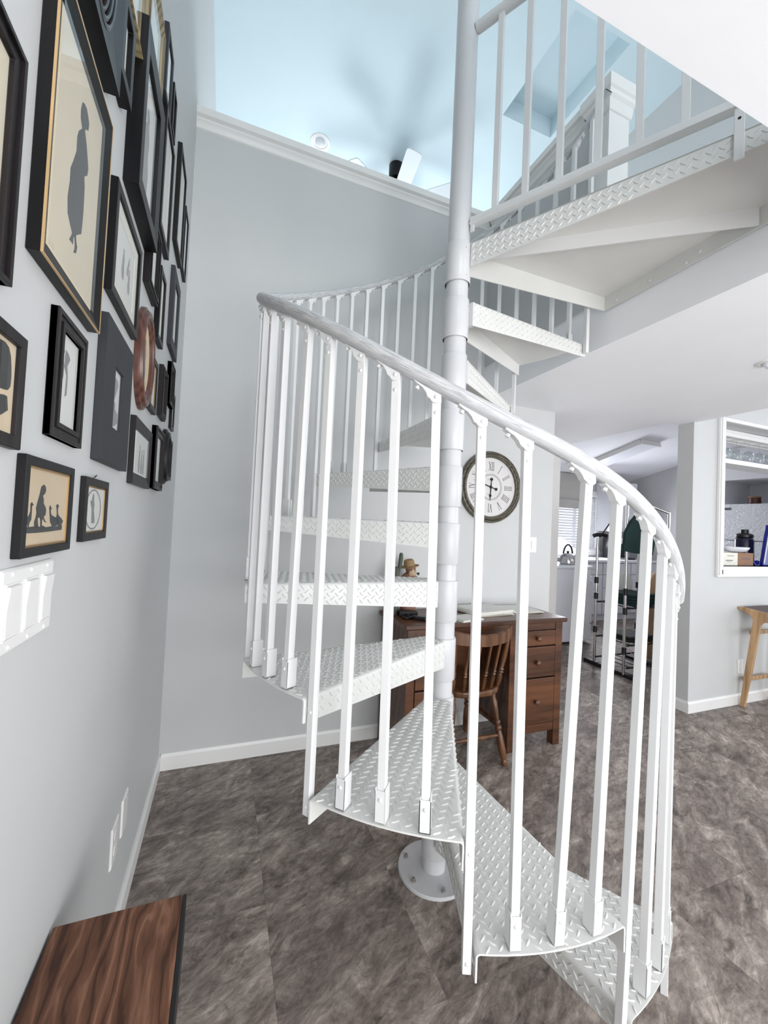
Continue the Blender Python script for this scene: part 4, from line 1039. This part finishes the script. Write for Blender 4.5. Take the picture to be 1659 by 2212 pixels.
ke = thing('kettle', 'stainless kettle with black arched handle on the white cooker', 'kettle', (4.06, 4.0, .935))
MB().lathe([(.085, 0), (.098, .012), (.100, .05), (.088, .095), (.06, .125), (.035, .137), (.0, .14)], 28, (4.06, 4.0, .935), caps=False).build('body', 'steel', ke, smooth=True)
MB().lathe([(.012, .135), (.016, .15), (.012, .165), (0, .168)], 14, (4.06, 4.0, .935), caps=False).build('lid_knob', 'plasticblk', ke, smooth=True)
MB().tube([(4.06+.075*cos(R(a)), 4.0, 1.045+.135*sin(R(a))) for a in range(10, 171, 16)], .010, 8).build('handle', 'plasticblk', ke, smooth=True)
MB().tube([(4.14, 4.0, .99), (4.175, 4.0, 1.03), (4.20, 4.0, 1.055)], [.02, .015, .012], 10).build('spout', 'steel', ke, smooth=True)
# base units with drawers along the far wall, one unit per thing
YC2 = 4.67
def base_unit(x0, x1, label, drawers):
    t = thing('kitchen_cabinet', label, 'cabinet', ((x0+x1)/2, 4.95, 0))
    MB().box(x0+.002, x1-.002, YC2+.02, 5.265, .10, .895).box(x0+.002, x1-.002, YC2+.06, 5.265, 0, .10).build('body', 'cab', t)
    for (z0, z1) in drawers:
        d = MB().box(x0+.008, x1-.008, YC2, YC2+.02, z0, z1).build('drawer' if z1-z0 < .4 else 'door', 'cab', t, bevel=.003)
        MB().tube([((x0+x1)/2-.05, YC2, (z0+z1)/2), ((x0+x1)/2-.045, YC2-.022, (z0+z1)/2), ((x0+x1)/2+.045, YC2-.022, (z0+z1)/2), ((x0+x1)/2+.05, YC2, (z0+z1)/2)], .006, 6).build('handle', 'cab', d, smooth=True)
DR = [(.715, .888), (.508, .705), (.305, .498), (.11, .295)]
base_unit(4.95, 5.45, 'white base cabinet beneath the sink', [(.715, .888), (.11, .705)])
base_unit(5.45, 6.05, 'white four-drawer cabinet right of the sink', DR)
base_unit(6.05, 6.74, 'white base cabinet in the far kitchen corner', [(.715, .888), (.11, .705)])
wt = thing('worktop', 'white laminate kitchen worktop under the window', 'worktop', (5.8, 4.95, .895))
MB().box(4.93, 6.745, YC2-.025, 5.265, .897, .937).build('slab', 'counter', wt, bevel=.006)
MB().box(4.93, 6.745, 5.245, 5.265, .937, 1.03).build('upstand', 'counter', wt)
fa = thing('tap', 'chrome sink tap below the kitchen window', 'tap', (5.45, 5.1, .937))
MB().cyl((5.45, 5.12, .937), (5.45, 5.12, .98), .025, .018).tube([(5.45, 5.12, .97), (5.45, 5.12, 1.03), (5.45, 5.05, 1.06), (5.45, 4.95, 1.05), (5.45, 4.92, 1.02)], .012, 8).build('spout', 'steel', fa, smooth=True)
MB().cyl((5.52, 5.12, .937), (5.52, 5.12, .985), .02, .014).tube([(5.52, 5.12, .985), (5.56, 5.10, 1.01)], .008, 8).build('lever', 'steel', fa, smooth=True)
def wall_unit(x0, x1, z0, z1, label):
    t = thing('wall_cabinet', label, 'cabinet', ((x0+x1)/2, 5.1, z0))
    MB().box(x0, x1, 4.962, 5.265, z0, z1).build('body', 'cab', t)
    MB().box(x0+.003, x1-.003, 4.94, 4.96, z0+.002, z1-.002).build('door', 'cab', t, bevel=.003)
wall_unit(5.93, 6.50, 1.385, 2.21, 'white wall cabinet right of the kitchen window')
# dark appliance on the worktop
mw = thing('coffee_machine', 'black appliance on the worktop below the wall cabinet', 'appliance', (6.05, 5.0, .94))
MB().box(5.98, 6.22, 4.88, 5.15, .94, 1.28).build('body', 'plasticblk', mw, bevel=.012)
MB().box(5.99, 6.21, 4.72, 4.88, .94, .965).build('drip_tray', 'plasticblk', mw, bevel=.006)
MB().box(5.99, 6.21, 4.76, 4.88, 1.18, 1.28).build('head', 'plasticblk', mw, bevel=.01)
# blinds and fabric shade
bl = thing('window_blind', 'white horizontal slat blind in the kitchen window', 'blind', (5.5, 5.24, wz0))
MB().box(wx0+.005, wx1-.005, 5.225, 5.262, wz1-.04, wz1).build('head_rail', 'blind', bl)
slat = MB().obox((0, 0, 0), ((1, 0, 0), (0, .82, .57), (0, -.57, .82)), ((wx1-wx0)/2-.01, .024, .0012)).mesh('slat', 'blind')
for k in range(20):
    o = link('slat', slat, bl); o.location = ((wx0+wx1)/2, 5.245, wz0+.03+k*.0445)
MB().box(wx0+.01, wx1-.01, 5.23, 5.258, wz0+.003, wz0+.018).build('bottom_rail', 'blind', bl)
sh = thing('fabric_shade', 'beige fabric shade above the window blind', 'shade', (5.35, 5.18, 1.7))
MB().box(4.95, 5.68, 5.165, 5.175, 1.85, 2.30).build('upper_fold', 'beige', sh)
MB().box(4.95, 5.68, 5.150, 5.165, 1.73, 1.87).build('lower_fold', 'beige', sh, bevel=.004)
# fluorescent batten on the sloping ceiling
fl_ = thing('fluorescent_fixture', 'long white fluorescent fixture on the sloping kitchen ceiling', 'light fitting', (5.28, 4.4, zk(4.4)-.07))
sd = Vector((0, 1, -.2275)).normalized(); sn = Vector((0, .2275, 1)).normalized()
cf = Vector((5.285, 4.44, zk(4.44)))-sn*.001
MB().obox(cf-sn*.012, ((1, 0, 0), sd, sn), (.19, .61, .010)).build('housing', 'trim', fl_, bevel=.003)
MB().obox(cf-sn*.040, ((1, 0, 0), sd, sn), (.165, .585, .018)).build('diffuser', 'lens', fl_, bevel=.012)
for s_ in (-1, 1): MB().obox(cf-sn*.035+sd*.60*s_, ((1, 0, 0), sd, sn), (.19, .012, .034)).build('end_cap', 'trim', fl_, bevel=.004)
MB().obox(cf-sn*.035+Vector((-.185, 0, 0)), ((1, 0, 0), sd, sn), (.008, .60, .034)).build('side_rail', 'trim', fl_)
# fridge and the cupboard over it
fr = thing('refrigerator', 'white refrigerator with pebbled doors seen through the serving hatch', 'refrigerator', (6.4, 3.0, 0))
def pebble():
    m, nt, b = nodes('pebbled_white_enamel')
    b.inputs['Base Color'].default_value = (*S2L((224, 226, 230)), 1); b.inputs['Roughness'].default_value = 0.35
    v = coords(nt, 'World', (1, 1, 1.6)); bump(nt, b, noise(nt, v, 22, 3, .5, 1.5), .9, .012)
    return m
M['pebble'] = pebble()
MB().box(6.10, 6.74, 2.50, 3.43, .03, 1.79).build('body', 'appl', fr, bevel=.008)
MB().box(6.04, 6.098, 2.50, 3.43, 1.335, 1.79).build('freezer_door', 'pebble', fr, bevel=.006)
MB().box(6.04, 6.098, 2.50, 3.43, .10, 1.322).build('fridge_door', 'pebble', fr, bevel=.006)
bdg = MB().box(6.036, 6.041, 3.30, 3.40, 1.715, 1.745).build('badge', 'silver', fr)
MB().tube([(6.04, 2.56, .75), (6.0, 2.56, .77), (6.0, 2.56, 1.22), (6.04, 2.56, 1.24)], .012, 8).build('handle', 'appl', fr, smooth=True)
oc = thing('overhead_cupboard', 'white open cupboard above the refrigerator', 'cabinet', (6.4, 3.0, 2.0))
MB().box(6.05, 6.745, 2.45, 3.50, 2.10, 2.50).build('front', 'cab', oc)
MB().box(6.05, 6.745, 3.45, 3.50, 1.80, 2.10).box(6.72, 6.745, 2.45, 3.45, 1.80, 2.10).build('side', 'cab', oc)
jr = thing('jar', 'brown lidded jar on top of the refrigerator', 'jar', (6.2, 3.12, 1.79))
MB().lathe([(.06, 0), (.062, .01), (.062, .075), (.058, .08)], 24, (6.2, 3.13, 1.792)).build('body', 'cocoa', jr, smooth=True)
MB().lathe([(.064, .08), (.064, .098), (.05, .10)], 24, (6.2, 3.13, 1.792)).build('lid', 'card', jr, smooth=True)
bx_ = thing('tin', 'low grey tin on top of the refrigerator', 'tin', (6.3, 2.86, 1.79))
MB().box(6.25, 6.38, 2.80, 2.93, 1.791, 1.84).build('body', 'grey', bx_, bevel=.004); MB().box(6.247, 6.383, 2.797, 2.933, 1.832, 1.846).build('lid', 'grey', bx_, bevel=.003)

# stemware rack in the hatch
rk = thing('stemware_shelf', 'white shelf unit with stemware rails inside the serving hatch', 'shelf', (4.5, 2.35, 2.0))
MB().box(px0, px1, 2.23, 2.41, 1.995, 2.035).build('shelf_board', 'trim', rk, bevel=.003)
MB().box(px0, px1, 2.225, 2.42, 2.262, 2.285).build('top_board', 'trim', rk)
for y in (2.245, 2.335, 2.40): MB().box(px0, px1, y-.012, y+.012, 2.232, 2.262).build('rail', 'trim', rk)
def goblet(x, y, label):
    t = thing('wine_glass', label, 'wine glass', (x, y, 2.06), 'wine glasses hanging in the serving hatch')
    z0 = 2.232
    MB().lathe([(.036, -.002), (.036, 0), (.010, -.006), (.004, -.012), (.0035, -.070), (.010, -.080), (.028, -.092), (.040, -.115), (.042, -.140), (.036, -.172), (.0348, -.172), (.0405, -.140), (.0385, -.116), (.027, -.0945), (.006, -.084)], 24, (x, y, z0), caps=False).build('bowl_and_stem', 'goblet', t, smooth=True)
names = ['leftmost', 'second', 'third', 'fourth', 'fifth']
for k, (x, nm) in enumerate(zip((4.09, 4.25, 4.43, 4.59, 4.74), names)):
    goblet(x, 2.29, 'upside-down wine glass hanging in the serving hatch, %s from the frame' % nm)
# things on the hatch sill
b1 = thing('small_box', 'small white and brown carton on the hatch sill', 'box', (4.0, 2.16, pz0))
ang = .0
MB().box(3.81, 4.02, 2.14, 2.24, pz0+.001, pz0+.108).build('white_side', 'paper', b1, bevel=.001)
MB().box(4.021, 4.235, 2.14, 2.24, pz0+.001, pz0+.108).build('brown_side', 'card', b1, bevel=.001)
mk = MB().box(3.86, 3.955, 2.1393, 2.1399, pz0+.040, pz0+.048).box(3.875, 3.93, 2.1393, 2.1399, pz0+.032, pz0+.035)
for k in range(5): mk.box(3.885+.018*k, 3.895+.018*k, 2.1393, 2.1399, pz0+.078, pz0+.086)
mk.build('print_marks', 'grey', b1)
mk = MB()
for k in range(7): mk.box(4.075+.017*k, 4.088+.017*k, 2.1393, 2.1399, pz0+.052, pz0+.068)
mk.build('print_marks', 'cocoa', b1)
dsh = thing('dish', 'white dish lying on the carton on the hatch sill', 'dish', (4.06, 2.15, pz0+.11))
MB().lathe([(.05, 0), (.10, .008), (.135, .03), (.14, .045), (.132, .045), (.095, .016), (0, .012)], 32, (4.10, 2.20, pz0+.110), caps=False, sy=.55).build('bowl', 'appl', dsh, smooth=True)
bt = thing('water_bottle', 'navy water bottle with black lid on the hatch sill', 'bottle', (4.50, 2.345, pz0))
MB().lathe([(.066, 0), (.07, .01), (.07, .215), (.062, .235), (.052, .243)], 28, (4.50, 2.345, pz0)).build('body', 'navy', bt, smooth=True)
MB().lathe([(.060, .240), (.066, .246), (.066, .265), (.05, .278), (.030, .282), (.030, .312), (.026, .316)], 28, (4.50, 2.345, pz0)).build('lid', 'plasticblk', bt, smooth=True)
bc = thing('blue_tray', 'glossy cobalt blue plastic tray standing at the right edge of the hatch', 'tray', (4.6, 2.16, pz0))
MB().add([(4.37, 2.135, pz0+.001), (4.86, 2.135, pz0+.001), (4.86, 2.168, pz0+.001), (4.37, 2.168, pz0+.001), (4.455, 2.135, pz0+.36), (4.80, 2.135, pz0+.36), (4.80, 2.168, pz0+.36), (4.455, 2.168, pz0+.36)],
         [(0, 3, 2, 1), (4, 5, 6, 7), (0, 1, 5, 4), (1, 2, 6, 5), (2, 3, 7, 6), (3, 0, 4, 7)]).build('shell', 'blue', bc, bevel=.008, seg=3)
MB().tube([(4.372, 2.132, pz0+.02), (4.452, 2.132, pz0+.35), (4.47, 2.132, pz0+.362), (4.80, 2.132, pz0+.362)], .005, 8).build('rim', 'appl', bc, smooth=True)
sc_ = thing('blue_scoop', 'small blue scoop lying between the carton and the blue tray', 'scoop', (4.31, 2.17, pz0))
MB().prism([(4.262, .045), (4.262, .030), (4.285, .002), (4.345, .002), (4.352, .042), (4.345, .042), (4.338, .010), (4.290, .010), (4.270, .036)], lambda u, v, w: (u, w, pz0+v), 2.15, 2.19).build('cup', 'blue', sc_, bevel=.002)
MB().box(4.345, 4.358, 2.165, 2.178, pz0+.036, pz0+.044).build('handle', 'blue', sc_)

# ------------------------------------------------------------------ rolling clothes rack in the doorway
ra = thing('clothes_rack', 'chrome and black garment rack standing in the kitchen doorway', 'rack', (3.8, 2.95, 0))
def rack_post(x, y, z1, joints, base=.03):
    p = MB().cyl((x, y, base), (x, y, z1), .013, n=14).build('post', 'steel', ra, smooth=True)
    for z in joints: MB().cyl((x, y, z-.032), (x, y, z+.032), .020, n=14).build('joint', 'plasticblk', p, smooth=True)
rack_post(3.60, 3.16, 1.30, (.86, .70, .36)); rack_post(3.55, 2.79, 1.70, (.80, .62, .25)); rack_post(4.13, 2.79, 1.58, (.80, .30)); rack_post(4.20, 3.16, 1.30, (.80, .36))
MB().tube([(3.57, 3.19, 1.31), (3.60, 3.17, 1.325), (3.66, 3.14, 1.325), (3.69, 3.125, 1.315)], .020, 8).build('handle_grip', 'plasticblk', ra, smooth=True)
MB().tube([(3.55, 2.79, 1.69), (4.13, 2.79, 1.57)], .012, 10).build('top_bar', 'steel', ra, smooth=True)
MB().tube([(3.55, 2.79, 1.69), (3.63, 3.16, 1.30)], .006, 6).build('side_bar', 'plasticblk', ra)
for (x, y0, y1) in ((3.59, 2.70, 3.26), (4.16, 2.70, 3.26)): MB().box(x-.03, x+.03, y0, y1, .0, .04).build('foot', 'plasticblk', ra, bevel=.008)
for z in (.29, .64, .08):
    for y in (2.80, 3.15): MB().cyl((3.6, y, z), (4.16, y, z), .009, n=8).build('shelf_bar', 'plasticblk', ra)
    for k in range(5): MB().cyl((3.66+.11*k, 2.80, z), (3.66+.11*k, 3.15, z), .005, n=8).build('shelf_wire', 'plasticblk', ra)
def folded(label, x, y, z, w, l, n, mat, cat='towel', name='folded_towel'):
    t = thing(name, label, cat, (x, y, z))
    for k in range(n):
        e = random.uniform(-.01, .01)
        MB().box(x-w/2+e, x+w/2+e, y-l/2, y+l/2, z+k*.028+.001, z+k*.028+.028).build('fold', mat, t, bevel=.011, seg=3)
folded('dark green folded towels on the middle shelf of the rack', 3.86, 2.97, .65, .36, .30, 4, 'green')
folded('black woven mat folded on the lower shelf of the rack', 3.84, 2.97, .30, .34, .28, 2, 'inkdark', 'mat', 'woven_mat')
CLOTH = [(3.69, 1.60), (3.90, 1.556), (3.90, 1.42), (3.84, 1.155), (3.62, 1.165), (3.455, 1.19), (3.475, 1.36), (3.55, 1.47)]
def drape(label, pts, y, mat, th=.012):
    t = thing('hanging_cloth', label, 'cloth', (sum(p[0] for p in pts)/len(pts), y, min(p[1] for p in pts)))
    MB().prism(pts, lambda u, v, w: (u, y+w, v), -th/2, th/2).build('cloth', mat, t, bevel=.003)
drape('dark green cloth hanging from the rack top bar', CLOTH, 2.755, 'green', .03)
bg_ = thing('paper_bag', 'crumpled tan bag leaning behind the garment rack', 'bag', (4.15, 3.05, 0))
N = 20; prof = [(.15, .05), (.17, .10), (.165, .35), (.15, .60), (.14, .80), (.10, .92), (.04, .97)]
bgm = MB(); vs = []; fs = []
for (r, z) in prof:
    for k in range(N):
        a = 2*pi*k/N; q = r*(1+.10*sin(3*a+z*9)+.05*sin(7*a-z*14)); vs.append((4.36+q*cos(a), 3.02+.75*q*sin(a), z))
for j in range(len(prof)-1):
    for k in range(N): fs.append((j*N+k, j*N+(k+1) % N, (j+1)*N+(k+1) % N, (j+1)*N+k))
fs += [tuple(range(N-1, -1, -1)), tuple((len(prof)-1)*N+k for k in range(N))]
bgm.add(vs, fs).build('bag', 'tan', bg_, smooth=True)
MB().tube([(4.24, 2.90, .42), (4.22, 2.88, .25), (4.25, 2.89, .12), (4.28, 2.90, .02)], .008, 8).build('cord', 'tan', bg_, smooth=True)
wbx = thing('paper_sack', 'white and tan folded paper sack behind the rack towels', 'bag', (4.03, 3.2, .66))
MB().prism([(3.92, .66), (4.12, .66), (4.13, .86), (4.02, .95), (3.93, .90)], lambda u, v, w: (u, w, v), 3.16, 3.24).build('sack', 'whitepaper', wbx, bevel=.006)
